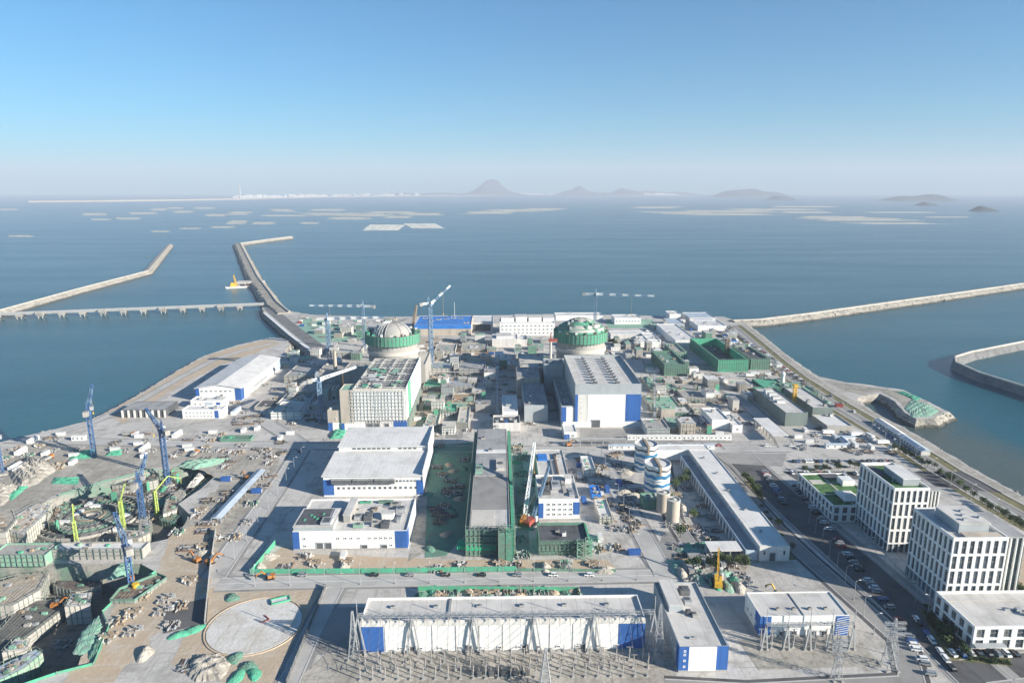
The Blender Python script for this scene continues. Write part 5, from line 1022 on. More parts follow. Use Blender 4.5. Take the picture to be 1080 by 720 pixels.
stack('sa', 'steel_bundle', ['steel', 'rust', 'dsteel'], 1, 5, .6); stack('sb', 'timber_stack', ['wood', 'scafp', 'conc'], 2, 3); stack('sc', 'board_stack', ['netd', 'steel', 'concl'], 3); stack('sd', 'beam_pile', ['dsteel', 'roofd', 'wood'], 4, 6, .6); stack('se', 'parts_pile', ['rust', 'roofg', 'scafp'], 5, 2); stack('sf', 'block_stack', ['conc', 'roofg', 'steel'], 6, 2, 1.2)
def heap(key, m, r0, h, seed, name='earth_heap', cat='heap'):
    r = random.Random(seed); mb = MB(); n, k = 22, 7; ph = [r.uniform(0, 6.3) for _ in range(5)]
    for j in range(k):
        f = j / (k - 1)
        for i in range(n):
            a = i * 6.28319 / n; rr = r0 * (1 - f) ** .9 * (1 + .22 * math.sin(2 * a + ph[0]) + .14 * math.sin(3 * a + ph[1]) + r.uniform(-.07, .07)); mb.v.append((rr * math.cos(a) * 1.3, rr * math.sin(a), h * math.sin(f * 1.57) * (1 + r.uniform(-.1, .1)) if j else -.2))
    for j in range(k - 1):
        for i in range(n): a = j * n + i; b = j * n + (i + 1) % n; mb.f.append((a, b, b + n, a + n)); mb.m.append(0)
    o = mb.build(name, m); o['category'] = cat; proto(key, o)
heap('he', 'rubble', 3.4, 2.2, 1); heap('hs', 'soil', 3, 1.5, 2); heap('hn', 'net', 3.0, 1.2, 3, 'netted_heap'); heap('hp', 'netp', 3.4, 1.3, 4, 'netted_heap'); heap('hd', 'netd', 3, 1.4, 5, 'netted_heap')
def car(key, m, van=False):
    t = thing('parked_car', 'x', 'car'); h = .95 if not van else 1.1
    MB().hull([(-2.2, -.88, .3), (2.2, -.88, .3), (2.2, .88, .3), (-2.2, .88, .3)], [(-2.15, -.84, h), (2.1, -.84, h - .12), (2.1, .84, h - .12), (-2.15, .84, h)]).build('body', m, t)
    x0, x1 = (-1.9, .9) if not van else (-2.1, 1.5); MB().hull([(x0, -.8, h - .06), (x1 + .3, -.8, h - .06), (x1 + .3, .8, h - .06), (x0, .8, h - .06)], [(x0 + .5, -.66, h + .42), (x1 - .5, -.66, h + .42), (x1 - .5, .66, h + .42), (x0 + .5, .66, h + .42)]).build('cabin_glass', 'glass', t); MB().box(x0 + .5, x1 - .5, -.68, .68, h + .421, h + .5).build('roof', m, t)
    for sx in (-1.35, 1.35):
        for sy in (-.88, .88): MB().hull([(sx + .33 * math.cos(k * .7854), sy - .11, .33 + .33 * math.sin(k * .7854)) for k in range(8)], [(sx + .33 * math.cos(k * .7854), sy + .11, .33 + .33 * math.sin(k * .7854)) for k in range(8)]).build('wheel', 'black', t)
    proto(key, t)
for k, m in (('kw', 'carw'), ('kk', 'cark'), ('ks', 'cars'), ('kr', 'carr'), ('kb', 'carb')): car(k, m, k in ('kw', 'ks'))
def truck(key, m, load):
    t = thing('lorry', 'x', 'lorry'); MB().box(2.4, 4.2, -1.2, 1.2, .7, 2.9).build('cab', m, t); MB().box(4.18, 4.26, -1.05, 1.05, 1.7, 2.6).build('windscreen', 'glass', t); MB().box(-4.2, 2.2, -1.25, 1.25, .9, 2.2 if load != 'white' else 3.2).build('load_bed', load, t); MB().box(-4, 4, -.6, .6, .5, .89).build('chassis', 'black', t)
    for x in (-3, -1.8, 3.2):
        for y in (-1.0, 1.0): MB().hull([(x + .5 * math.cos(k * .7854), y - .2, .5 + .5 * math.sin(k * .7854)) for k in range(8)], [(x + .5 * math.cos(k * .7854), y + .2, .5 + .5 * math.sin(k * .7854)) for k in range(8)]).build('wheel', 'black', t)
    proto(key, t)
truck('tw', 'white', 'white'); truck('tb', 'blue', 'steel'); truck('tr', 'orange', 'conc')
def leafy(mb, cx, cy, cz, rx, rz, n, sz, r):
    for _ in range(n):
        a, e, q = r.uniform(0, 6.283), r.uniform(-1, 1), r.random() ** .45; s = math.sqrt(1 - e * e)
        wob = 1 + .25 * math.sin(3 * a + cx) + .15 * math.sin(5 * e + a * 2)
        p = Vector((cx + rx * wob * q * s * math.cos(a), cy + rx * wob * q * s * math.sin(a), cz + rz * q * e)); u = Vector((r.gauss(0, 1), r.gauss(0, 1), r.gauss(0, 1))).normalized(); v = u.orthogonal().normalized(); u *= sz * r.uniform(.6, 1.3); v *= sz * r.uniform(.4, .9)
        mb.face([p - u, p + v, p + u, p - v], 0 if r.random() < .7 else 1)
def tree(key, h, cr, n, seed):
    r = random.Random(seed); t = thing('tree', 'x', 'tree'); mb = MB().cyl(0, 0, -.1, h * .55, .16, .09, 8)
    for k in range(5): a = k * 1.26; mb.bar((0, 0, h * (.35 + .04 * k)), (cr * .6 * math.cos(a), cr * .6 * math.sin(a), h * (.6 + .05 * k)), .09)
    mb.build('trunk', 'bark', t); c = MB()
    for k in range(6): a = k * 1.05; leafy(c, cr * .45 * math.cos(a), cr * .45 * math.sin(a), h * (.62 + .1 * math.sin(k * 2)), cr * .62, h * .24, n // 6, .32, r)
    c.build('crown', ['leaf', 'leafd'], t); proto(key, t)
tree('ta', 6, 2.4, 420, 1); tree('tbb', 5, 2.0, 360, 2); tree('tc', 7.5, 3.0, 500, 3)
def bush(key, seed):
    r = random.Random(seed); t = thing('bush', 'x', 'bush'); c = MB(); leafy(c, 0, 0, .6, 1.2, .7, 120, .22, r); leafy(c, .7, .4, .5, .8, .5, 60, .2, r); c.build('foliage', ['leaf', 'leafd'], t); MB().cyl(0, 0, -.1, .5, .08, .05, 6).bar((0, 0, .3), (.5, .3, .7), .05).build('stem', 'bark', t); proto(key, t)
bush('ba', 1); bush('bb', 2)
def lamp(key):
    t = thing('street_lamp', 'x', 'lamp post'); MB().cyl(0, 0, 0, 9, .14, .08, 8).bar((0, 0, 9), (1.6, 0, 9.6), .12).build('pole', 'steel', t); MB().box(1.3, 2.3, -.18, .18, 9.5, 9.68).build('lamp_head', 'white', t); MB().box(-.35, .35, -.35, .35, -.1, .3).build('base', 'conc', t); proto(key, t)
lamp('lp')
def pipe_rack(key):
    t = thing('scaffold_tower', 'x', 'scaffold'); MB().lattice((0, 0, 0), (0, 0, 7), 3, 3, 4, .16).build('frame', 'scaf', t); MB().box(-1.6, 1.6, -1.6, 1.6, 7, 7.2).build('deck', 'wood', t); MB().box(-1.7, 1.7, -1.75, -1.65, 1, 6.8).build('netting', 'net', t); proto(key, t)
pipe_rack('sg')

LAB = {'cw': 'white container', 'cb': 'blue container', 'cr': 'red container', 'cg': 'grey container', 'hw': 'white site hut', 'hb': 'blue roofed hut', 'hl': 'long pale hut',
       'sa': 'rusty steel bars', 'sb': 'timber formwork stack', 'sc': 'green grey board stack', 'sd': 'dark beam pile', 'se': 'brown parts pile', 'sf': 'pale block stack', 'he': 'grey rubble heap', 'hs': 'tan earth heap',
       'hn': 'bright green netted heap', 'hp': 'pale green netted heap', 'hd': 'dull green netted heap', 'tw': 'white box lorry', 'tb': 'blue flatbed lorry', 'tr': 'orange lorry', 'sg': 'green scaffold tower', 'ta': 'small round tree', 'tbb': 'smaller low tree', 'tc': 'taller tree'}
FOOT = []
def blocked(x, y, m=2.0):
    for (x0, x1, y0, y1) in FOOT:
        if x0 - m < x < x1 + m and y0 - m < y < y1 + m: return True
    return False
for o in list(COL.objects):
    if o.type == 'EMPTY' and o.get('category') in ('building', 'structure', 'office building', 'canopy', 'reactor'):
        X0 = Y0 = 1e9; X1 = Y1 = -1e9
        for c in o.children:
            if c.type != 'MESH': continue
            for v in c.bound_box: X0 = min(X0, v[0]); X1 = max(X1, v[0]); Y0 = min(Y0, v[1]); Y1 = max(Y1, v[1])
        FOOT.append((X0 + o.location.x, X1 + o.location.x, Y0 + o.location.y, Y1 + o.location.y))
COUNT = {}
TAKEN = []
def scatter(poly, n, keys, where, seed, z=0.0, align=True, gap=4.5, avoid=True):
    r = random.Random(seed); P = [tuple(p[:2]) for p in pts(poly, z)]; xs = [p[0] for p in P]; ys = [p[1] for p in P]; got = 0
    for _ in range(n * 30):
        if got >= n: break
        x, y = r.uniform(min(xs), max(xs)), r.uniform(min(ys), max(ys))
        if not inside(x, y, P) or (avoid and blocked(x, y)) or any(abs(x - a) < gap and abs(y - b) < gap for a, b in TAKEN): continue
        k = r.choice(keys); TAKEN.append((x, y)); got += 1
        lb = LAB[k] + ' ' + where; use(k, (x, y, z), (r.choice((0, 1.5708)) + r.gauss(0, .06)) if align else r.uniform(0, 6.28), lb, lb[:60])
S1 = ['sa', 'sb', 'sc', 'sd', 'se', 'sf', 'sa', 'sf', 'sb', 'cw', 'sd', 'sa']
scatter([(436, 395), (500, 395), (495, 462), (440, 462)], 60, S1 + ['hn', 'hn', 'hd', 'sg', 'sg', 'cw', 'hs'], 'on the yard between the two turbine halls', 11)
scatter([(682, 395), (760, 395), (800, 455), (690, 468)], 70, S1 + ['hn', 'hp', 'cw', 'sg', 'sf'], 'on the yard right of the white turbine hall', 12)
scatter([(175, 470), (300, 470), (262, 560), (205, 592), (180, 560), (235, 510)], 46, S1 + ['sa', 'sa', 'se', 'cr', 'cb', 'tr', 'he'], 'on the steel yard right of the round pit', 13)
scatter([(120, 645), (200, 600), (225, 720), (90, 720)], 12, ['sb', 'sa', 'he', 'sf', 'sf', 'sb'], 'on the bare ground right of the deep pit', 14)
scatter([(285, 586), (650, 594), (650, 602), (270, 600)], 16, ['sb', 'sa', 'sc', 'sb', 'se', 'he', 'cw'], 'on the tan strip before the front buildings', 15, gap=3.5)
scatter([(300, 332), (432, 336), (420, 350), (385, 372), (325, 350)], 60, S1 + ['cb', 'cw', 'cr', 'hb', 'hn', 'cw', 'tw'], 'on the far yard left of the left reactor', 16)
scatter([(440, 356), (520, 360), (524, 396), (446, 396)], 60, S1 + ['cw', 'hs', 'hw', 'tr', 'cb'], 'on the yard below the blue roofed warehouse', 17)
scatter([(700, 572), (755, 575), (795, 622), (720, 617)], 34, ['sc', 'sf', 'hp', 'hn', 'he', 'sd', 'se', 'cg'], 'on the yard behind the narrow blue cornered building', 18, gap=3)
scatter([(770, 350), (835, 395), (890, 432), (840, 412), (780, 396)], 50, S1 + ['cb', 'cw', 'hn', 'cr', 'hb', 'tw', 'hp'], 'on the yard beside the coast road', 19)
scatter([(0, 470), (60, 458), (240, 455), (280, 478), (180, 482), (60, 495), (0, 500)], 46, S1 + ['hn', 'hw', 'hw', 'sf', 'cw', 'tr'], 'on the strip along the left shore', 20)
scatter([(592, 480), (672, 478), (680, 590), (632, 595)], 40, ['sb', 'sf', 'cw', 'sd', 'he', 'sa', 'cb'], 'on the street left of the round tanks', 21)
scatter([(690, 520), (760, 500), (790, 575), (720, 585)], 22, ['sf', 'sa', 'he', 'sb', 'tc'], 'on the yard left of the long warehouse', 22)
scatter([(860, 440), (900, 450), (960, 482), (830, 474)], 26, ['cw', 'hl', 'tw', 'kw', 'sf', 'sd'] if False else ['cw', 'hl', 'tw', 'sf', 'sd'], 'on the yard between the grey green halls and car park', 23)
scatter([(692, 340), (770, 342), (800, 380), (700, 398)], 40, S1 + ['cw', 'hb', 'cb'], 'on the far right yard', 24)
scatter([(586, 345), (650, 345), (690, 380), (650, 378)], 34, S1 + ['cw', 'hn', 'hw'], 'on the yard right of the green tiered dome', 25)
scatter([(500, 385), (600, 372), (600, 395), (590, 440), (520, 470), (500, 450)], 40, S1 + ['sg', 'cw', 'hd'], 'in the shaded yard left of the white turbine hall', 26)
scatter([(450, 470), (495, 470), (492, 560), (450, 590)], 24, ['sa', 'sb', 'hs', 'sd', 'hd'], 'on the green netted yard left of the long building', 27)
scatter([(540, 470), (565, 470), (565, 590), (545, 590)], 18, ['sb', 'sc', 'sa', 'hd'], 'between the netted long building and windowed building', 28, gap=3)
scatter([(230, 420), (330, 390), (350, 440), (300, 470), (250, 455)], 44, S1 + ['cb', 'cw', 'hw', 'hl', 'tw'], 'on the yard right of the waterfront warehouse', 29)
scatter([(445, 622), (610, 624), (610, 634), (445, 634)], 26, ['hn', 'hd', 'sb', 'hs', 'sc'], 'in the green fenced trench behind the switchgear building', 30, gap=3)
# pits
scatter([(40, 555), (75, 530), (115, 515), (200, 500), (210, 505), (170, 540), (150, 568), (70, 566)], 60, S1 + ['hd', 'hn', 'sg', 'hd', 'sf'], 'on the floor of the round foundation pit', 31, -7, gap=3.5, avoid=False)
scatter([(-30, 605), (60, 604), (110, 606), (95, 640), (70, 680), (0, 710), (-60, 700)], 24, S1 + ['sg'], 'on the floor of the deep lower pit', 32, -13, gap=3.5, avoid=False)
# row of white huts by the cross road
for k in range(11):
    p = at(668 + k * 9.6, 463); use('hw', (p.x, p.y, 0), 0, 'white hut in the row before the white turbine hall', 'row of white huts')
for k, px in enumerate((652, 664, 706, 724, 742)):
    p = at(px, 473); use('hl', (p.x, p.y, 0), 0, 'long pale hut on the edge of the cross road', 'long huts on the cross road')
# cars
def car_row(path, n, where, seed, perp=True, fill=.85, dx=0):
    r = random.Random(seed); P = pts(path); tot = len(P) - 1
    for k in range(n):
        if r.random() > fill: continue
        f = (k + .5) / n * tot; i = min(int(f), tot - 1); f -= i; p = P[i].lerp(P[i + 1], f); d = P[i + 1] - P[i]; a = math.atan2(d.y, d.x) + (1.5708 if perp else 0) + r.gauss(0, .03) + (3.14159 if r.random() < .4 else 0)
        kk = r.choice(['kw', 'kw', 'kk', 'ks', 'ks', 'kk', 'kk', 'ks', 'kw', 'kk', 'kk', 'ks', 'kw', 'kr', 'kb']); c = {'kw': 'white', 'kk': 'black', 'ks': 'silver', 'kr': 'red', 'kb': 'blue'}[kk]
        use(kk, (p.x, p.y, .12), a, c + ' car parked ' + where, c + ' cars ' + where)
car_row([(983, 714), (947, 652), (905, 600), (868, 550), (838, 512)], 52, 'in the row along the shaded office street', 1, fill=.75)
car_row([(1012, 716), (965, 652)], 16, 'on the office side of the shaded street', 2, fill=.5, perp=False)
car_row([(836, 487), (945, 487)], 36, 'in the far row of the car park behind the offices', 3); car_row([(834, 499), (905, 500)], 22, 'in the near row of the car park behind the offices', 4, fill=.7)
car_row([(806, 497), (828, 533)], 16, 'at the corner behind the long warehouse', 5, fill=.8)
car_row([(868, 412), (930, 455), (1000, 505)], 30, 'along the coast road', 6, perp=False, fill=.6); car_row([(1000, 690), (1075, 690)], 8, 'on the forecourt of the low white office', 7, fill=.7); car_row([(640, 607), (300, 607)], 9, 'driving on the front road', 8, perp=False, fill=.6); car_row([(700, 470), (880, 471)], 14, 'on the cross road', 9, perp=False, fill=.5)
car_row([(770, 350), (806, 372), (850, 405)], 40, 'beside the far coast road', 10, fill=.8)
# green
def trees(path, n, keys, where, seed, j=1.0):
    r = random.Random(seed); P = pts(path); tot = len(P) - 1
    for k in range(n):
        f = (k + .5) / n * tot; i = min(int(f), tot - 1); f -= i; p = P[i].lerp(P[i + 1], f); kk = r.choice(keys); b = kk[0] == 'b'
        use(kk, (p.x + r.uniform(-j, j), p.y + r.uniform(-j, j), 0), r.uniform(0, 6), ('low bush ' if b else LAB[kk] + ' ') + where, ('bushes ' if b else 'trees ') + where)
trees([(941, 474), (984, 495), (1036, 532), (1080, 560)], 22, ['ta', 'tbb'], 'in the row beside the coast road', 1); trees([(786, 505), (800, 525), (835, 585)], 16, ['ta', 'tbb', 'ba'], 'along the right wall of the long warehouse', 2, 1.5)
trees([(845, 497), (905, 493)], 16, ['tbb', 'ba'], 'behind the low green roofed office', 3, 2); trees([(985, 655), (1000, 672), (1012, 690)], 30, ['ba', 'bb', 'tbb'], 'in front of the low white office', 4, 3); trees([(975, 640), (992, 662)], 14, ['ba', 'bb'], 'at the foot of the nearest office tower', 5, 2)
trees([(1020, 694), (1066, 699)], 12, ['ba', 'bb'], 'by the forecourt of the low white office', 6); trees([(720, 502), (725, 512)], 2, ['tc'], 'between the round tanks and long warehouse', 7, 2); trees([(1060, 600), (1080, 640)], 12, ['ta', 'ba'], 'right of the nearest office tower', 8, 3); trees([(640, 362), (660, 366)], 8, ['ta', 'tc'], 'beside the hut right of the green tiered dome', 9, 4)
trees([(730, 598), (790, 596)], 14, ['ta', 'bb', 'tbb'], 'on the mound behind the narrow blue cornered building', 10, 3)
patch([(968, 640), (990, 650), (1020, 690), (1066, 694), (1066, 702), (1000, 696)], .13, 'planting_ground', M['grass']); patch([(782, 500), (790, 500), (840, 590), (826, 590)], .05, 'planting_ground', M['grass'])
# lamps
def lamps(path, n, where, rz):
    P = pts(path); tot = len(P) - 1
    for k in range(n):
        f = (k + .5) / n * tot; i = min(int(f), tot - 1); f -= i; p = P[i].lerp(P[i + 1], f); use('lp', (p.x, p.y, 0), rz, 'slim street lamp ' + where, 'street lamps ' + where)
lamps([(250, 618), (690, 611)], 12, 'along the front road', 1.57); lamps([(240, 600), (322, 480)], 8, 'along the left plant street', 0); lamps([(680, 590), (632, 480)], 9, 'along the street by the round tanks', 3.14); lamps([(300, 468), (760, 478)], 16, 'along the cross road', 1.57); lamps([(940, 700), (850, 545)], 10, 'along the office street', 0); lamps([(985, 655), (900, 560)], 8, 'on the office side of the street', 3.14); lamps([(800, 372), (900, 440), (1060, 552)], 18, 'along the coast road', 0)
# green site fences
def fence(label, path, h=2.4, m='net', z=0.0):
    P = pts(path, z); c = P[0].copy(); t = thing('site_fence', label, 'fence', c); mb = MB(); pb = MB()
    for a, b in zip(P, P[1:]):
        n = max(1, int((b - a).length / 6))
        for k in range(n):
            u, v = a.lerp(b, k / n) - c, a.lerp(b, (k + .97) / n) - c; d = (v - u).normalized(); q = Vector((-d.y, d.x, 0)) * .06
            mb.prism([(u - q)[:2], (v - q)[:2], (v + q)[:2], (u + q)[:2]], .15, h); pb.box(u.x - .09, u.x + .09, u.y - .09, u.y + .09, 0, h + .2)
    mb.build('panel', m, t); pb.build('post', 'steel', t); return t
fence('green fence along the front road before the front white building', [(264, 605), (400, 604), (545, 602)], 2.6); fence('green fence slanting up the left plant street', [(266, 605), (291, 574)], 3); fence('green fence round the trench behind the switchgear building', [(443, 636), (441, 623), (610, 624), (612, 634)], 2.6)
fence('green fence along the rim of the deep lower pit', [(22, 724), (60, 711), (99, 701), (115, 661), (108, 646), (126, 629), (165, 603)], 1.2); fence('green fence along the back rim of the round foundation pit', [(62, 523), (108, 509), (165, 495)], 1.2, 'netd'); fence('dark fence beside the tan soil and round white pad', [(344, 619), (302, 722)], 2.2, 'dsteel'); fence('grey wall fence along the left dirt road', [(228, 560), (222, 600), (216, 660)], 3, 'roofg')
fence('green fence at the foot of the front concrete yard', [(545, 602), (650, 603)], 1.6, 'netd')
# round white pad
c = at(269, 659); t = thing('foundation_pad', 'big round white concrete pad with thin kerb on tan soil', 'foundation', (c.x, c.y, 0)); MB().lathe([(18.5, 0), (18.5, .3), (.01, .35)], 72).build('slab', 'padc', t); MB().lathe([(19.6, 0), (19.6, .4), (19.1, .4), (19.1, 0)], 72).build('kerb', 'soil', t); MB().bar((2, 6, .62), (5, 3, .62), .3).bar((5, 3, .62), (2, 1, .62), .3).build('red_bar', 'red', t)
p = at(296, 634); t = thing('hatch_cover', 'green edged rectangular frame lying at the top of the round pad', 'frame', p, R(25)); MB().box(-4, 4, -2, -1.6, .5, 1.2).box(-4, 4, 1.6, 2, .5, 1.2).box(-4, -3.6, -1.6, 1.6, .5, 1.2).box(3.6, 4, -1.6, 1.6, .5, 1.2).build('rim', 'net', t); MB().box(-3.6, 3.6, -1.6, 1.6, .5, .7).build('deck', 'scafp', t)
for a in ((190, 669, 'hn'), (205, 664, 'hn'), (262, 703, 'hd'), (268, 710, 'hn'), (250, 714, 'hn'), (248, 694, 'hd'), (245, 630, 'hd')):
    p = at(a[0], a[1]); use(a[2], p, rnd.uniform(0, 6), LAB[a[2]] + ' on the soil around the round white pad', 'netted heaps round the pad')
patch([(173, 640), (220, 630), (218, 656), (172, 668)], .06, 'asphalt_yard', M['asphalt'])
# round pit: ring foundation, slopes and blocks
c = at(96, 546, -7); t = thing('ring_foundation', 'round foundation with concentric low walls in the pit at left', 'foundation', (c.x, c.y, -7))
for r0, hh, m in ((27, 1.6, 'conc'), (24.5, 2.4, 'dsteel'), (22, 1.4, 'wood'), (19.5, 1.8, 'netd'), (16, 1.2, 'conc'), (13, 2.2, 'dsteel'), (10, 1.6, 'netd'), (7.5, 2.0, 'wood'), (4.5, 1.4, 'conc')): MB().lathe([(r0, 0), (r0, hh), (r0 - .9, hh), (r0 - .9, 0)], 56).build('ring_wall', m, t)
MB().lathe([(27.4, .25), (.01, .3)], 56).build('slab', 'dsteel', t); mb = MB()
for k in range(36): a = k * .1745; mb.bar((5 * math.cos(a), 5 * math.sin(a), 1.5), (26.5 * math.cos(a), 26.5 * math.sin(a), 1.8), .3)
mb.build('radial_beam', 'scaf', t)
def blk(name, label, x0, x1, y0, y1, z0, h, m, top=None, posts=0, cat='structure'):
    t = thing(name, label, cat, (x0, y0, z0)); w, d = x1 - x0, y1 - y0; MB().box(0, w, 0, d, -.2, h).build('body', m, t)
    MB().box(0, w, 0, .4, h, h + .9).box(0, w, d - .4, d, h, h + .9).box(0, .4, .4, d - .4, h, h + .9).box(w - .4, w, .4, d - .4, h, h + .9).build('edge_wall', m, t); MB().box(.41, w - .41, .41, d - .41, h + .01, h + .12).build('deck', top or m, t)
    if posts:
        mb = MB()
        for k in range(posts + 1): mb.bar((w * k / posts, -.4, 0), (w * k / posts, -.4, h + 2.2), .22); mb.bar((w * k / posts, d + .3, 0), (w * k / posts, d + .3, h + 2.2), .22)
        for z in (h * .5, h, h + 1.8): mb.bar((0, -.4, z), (w, -.4, z), .2)
        mb.build('scaffold', 'scaf', t)
    for k in range(4): x, y = rnd.uniform(1, max(1.5, w - 3)), rnd.uniform(1, max(1.5, d - 3)); MB().box(x, x + rnd.uniform(.8, 2.4), y, y + rnd.uniform(.8, 2), h + .12, h + rnd.uniform(.5, 1.6)).build('formwork_stack', rnd.choice(['wood', 'netp', 'steel', 'conc', 'net']), t)
    return t
def pb(px0, px1, py0, py1, z): a, b = at(px0, py0, z), at(px1, py0, z); c = at((px0 + px1) / 2, py1, z); return a.x, b.x, a.y, c.y
blk('concrete_gallery', 'long low concrete gallery with open bays between the two pits', *pb(50, 150, 590, 581, 0), 0, 4.2, 'conc', 'roofw', 14)
blk('concrete_slab_house', 'ribbed pale green slab house left of the long low gallery', *pb(-10, 48, 597, 583, 0), 0, 4.6, 'netp', 'conc', 10)
def terrace(name, label, poly, z0, z1, m, top, fence_m=None, post=True):
    P = [Vector((p.x, p.y)) for p in pts(poly, z1)]; c = sum(P, Vector((0, 0))) / len(P); Q = [(p.x - c.x, p.y - c.y) for p in P]; t = thing(name, label, 'structure', (c.x, c.y, z0))
    a_ = sum(Q[i - 1][0] * Q[i][1] - Q[i][0] * Q[i - 1][1] for i in range(len(Q))); Q = Q if a_ > 0 else Q[::-1]; h = z1 - z0
    MB().prism(Q, -.2, h).build('body', m, t); I = offset(Q, -.5); tri = geometry.tessellate_polygon([[Vector((*q, 0)) for q in I]]); mb = MB()
    for q in tri: mb.face([(*I[k], h + .06) for k in q])
    mb.build('deck', top, t); rb_ = MB(); xs = [q[0] for q in Q]; ys = [q[1] for q in Q]; rr_ = random.Random(len(label) + 3)
    for k in range(len(Q)):                               # formwork battens down the walls and rail posts on the edge
        a, b = Vector(Q[k]), Vector(Q[(k + 1) % len(Q)]); L = (b - a).length; d = (b - a) / L; o_ = Vector((d.y, -d.x)) * .12
        for j in range(1, int(L / 2.2)):
            p = a + d * j * 2.2 + o_; rb_.bar((p.x, p.y, 0), (p.x, p.y, h + (1.3 if j % 2 else .2)), .22)
        for z in (h * .35, h * .7, h + 1.1): rb_.bar((*(a + o_), z), (*(b + o_), z), .14)
    rb_.build('formwork_frame', 'scaf', t); rg = MB(); I2 = offset(Q, -1.6); st = 1.7
    for axis in (0, 1):
        lo, hi = (min(xs), max(xs)) if axis == 0 else (min(ys), max(ys)); v = lo + st * rr_.random()
        while v < hi:
            hit = []
            for k in range(len(I2)):
                a, b = I2[k], I2[(k + 1) % len(I2)]
                if (a[axis] > v) != (b[axis] > v): f = (v - a[axis]) / (b[axis] - a[axis]); hit.append(a[1 - axis] + f * (b[1 - axis] - a[1 - axis]))
            hit.sort()
            for e0, e1 in zip(hit[::2], hit[1::2]):
                e1 = e0 + (e1 - e0) * rr_.uniform(.3, 1); P0, P1 = ((v, e0, h + .2), (v, e1, h + .2)) if axis == 0 else ((e0, v, h + .28), (e1, v, h + .28)); rg.bar(P0, P1, .16)
            v += st * rr_.choice((1, 1, 2))
    rg.build('reinforcement_mesh', rr_.choice(['dsteel', 'rust', 'wood']), t)
    if fence_m:
        mb = MB()
        for k in range(len(Q)):
            a, b = Vector((*Q[k], 0)), Vector((*Q[(k + 1) % len(Q)], 0)); d = (b - a).normalized(); n_ = Vector((-d.y, d.x, 0)) * .2; mb.prism([(a + n_ * .2)[:2], (b + n_ * .2)[:2], (b + n_)[:2], (a + n_)[:2]], h + .07, h + 1.2)
        mb.build('edge_netting', fence_m, t)
    r = random.Random(len(label)); xs = [q[0] for q in Q]; ys = [q[1] for q in Q]; g = 0
    for _ in range(200):
        x, y = r.uniform(min(xs), max(xs)), r.uniform(min(ys), max(ys))
        if g < 9 and inside(x, y, offset(Q, -2.2)): g += 1; mb = MB(); [mb.box(x + r.uniform(-1, 1), x + r.uniform(1.01, 1.8), y + r.uniform(-1, 0), y + r.uniform(.1, .9), h + .05, h + r.uniform(.3, 1.2)) for _q in range(4)]; mb.build('formwork_pile', r.choice(['wood', 'netp', 'steel', 'conc', 'netd', 'dsteel']), t)
    return t
T = terrace
T('concrete_terrace', 'pale concrete shelf at the back left of the deep lower pit', [(-30, 622), (22, 606), (52, 604), (42, 622), (14, 638), (-30, 642)], -13, -4, 'conc', 'rubble')
T('concrete_terrace', 'wide grey sunken slab in the middle of the deep lower pit', [(-10, 674), (26, 634), (64, 631), (70, 640), (34, 668), (0, 692)], -13, -8, 'conc', 'pit')
T('concrete_terrace', 'small bright concrete ledge at the right of the deep lower pit', [(68, 640), (76, 626), (97, 624), (95, 638)], -13, -4, 'concl', 'padc')
T('concrete_terrace', 'bright concrete corner slab at the lower left of the deep pit', [(2, 688), (16, 673), (32, 676), (27, 685)], -13, -5, 'concl', 'padc')
T('concrete_terrace', 'striped strip slab with green edge at the bottom left corner', [(-10, 722), (-10, 706), (38, 684), (45, 688), (26, 704)], -13, -6, 'netp', 'lblue')
T('rebar_field', 'rusty brown reinforcement floor at the back of the deep pit', [(56, 618), (62, 602), (84, 598), (112, 600), (106, 620), (80, 624)], -13, -8, 'conc', 'darkrebar')
T('concrete_terrace', 'leaning pale slab roof left of the round foundation', [(8, 560), (18, 542), (38, 531), (54, 532), (47, 543), (25, 563)], -7.1, 1.2, 'concl', 'padc')
T('concrete_terrace', 'pale box block at the left edge above the pits', [(-20, 562), (-20, 540), (14, 537), (18, 548), (6, 562)], -7.1, 2.5, 'concl', 'rubble')
T('concrete_terrace', 'tan L shaped wall block at the front of the round pit', [(122, 566), (126, 558), (146, 559), (148, 548), (160, 549), (158, 562), (146, 568)], -7, -1, 'tan', 'conc')
T('concrete_terrace', 'pale concrete ramp block on the right slope of the round pit', [(172, 542), (176, 526), (192, 516), (196, 520), (186, 538)], -7, -1.5, 'concl', 'tan')
T('concrete_terrace', 'grey wall block at the back of the round pit behind its cranes', [(118, 512), (140, 500), (168, 498), (166, 506), (140, 511)], -7, -1.5, 'conc', 'pit')
T('netted_terrace', 'dark green netted shelf round the right of the round pit', [(168, 548), (206, 516), (232, 494), (240, 488), (236, 500), (200, 532), (184, 552)], -7, -3.5, 'netd', 'netd')
T('netted_terrace', 'green netted shelf on the left of the round foundation', [(50, 548), (58, 532), (76, 522), (84, 524), (66, 536), (60, 560)], -7, -4.6, 'netd', 'pit')
T('crane_plinth', 'dark strip plinth under the blue crane with yellow drums', [(116, 634), (126, 622), (166, 606), (176, 610), (142, 634)], -.1, 1.2, 'conc', 'darkrebar', 'netd')
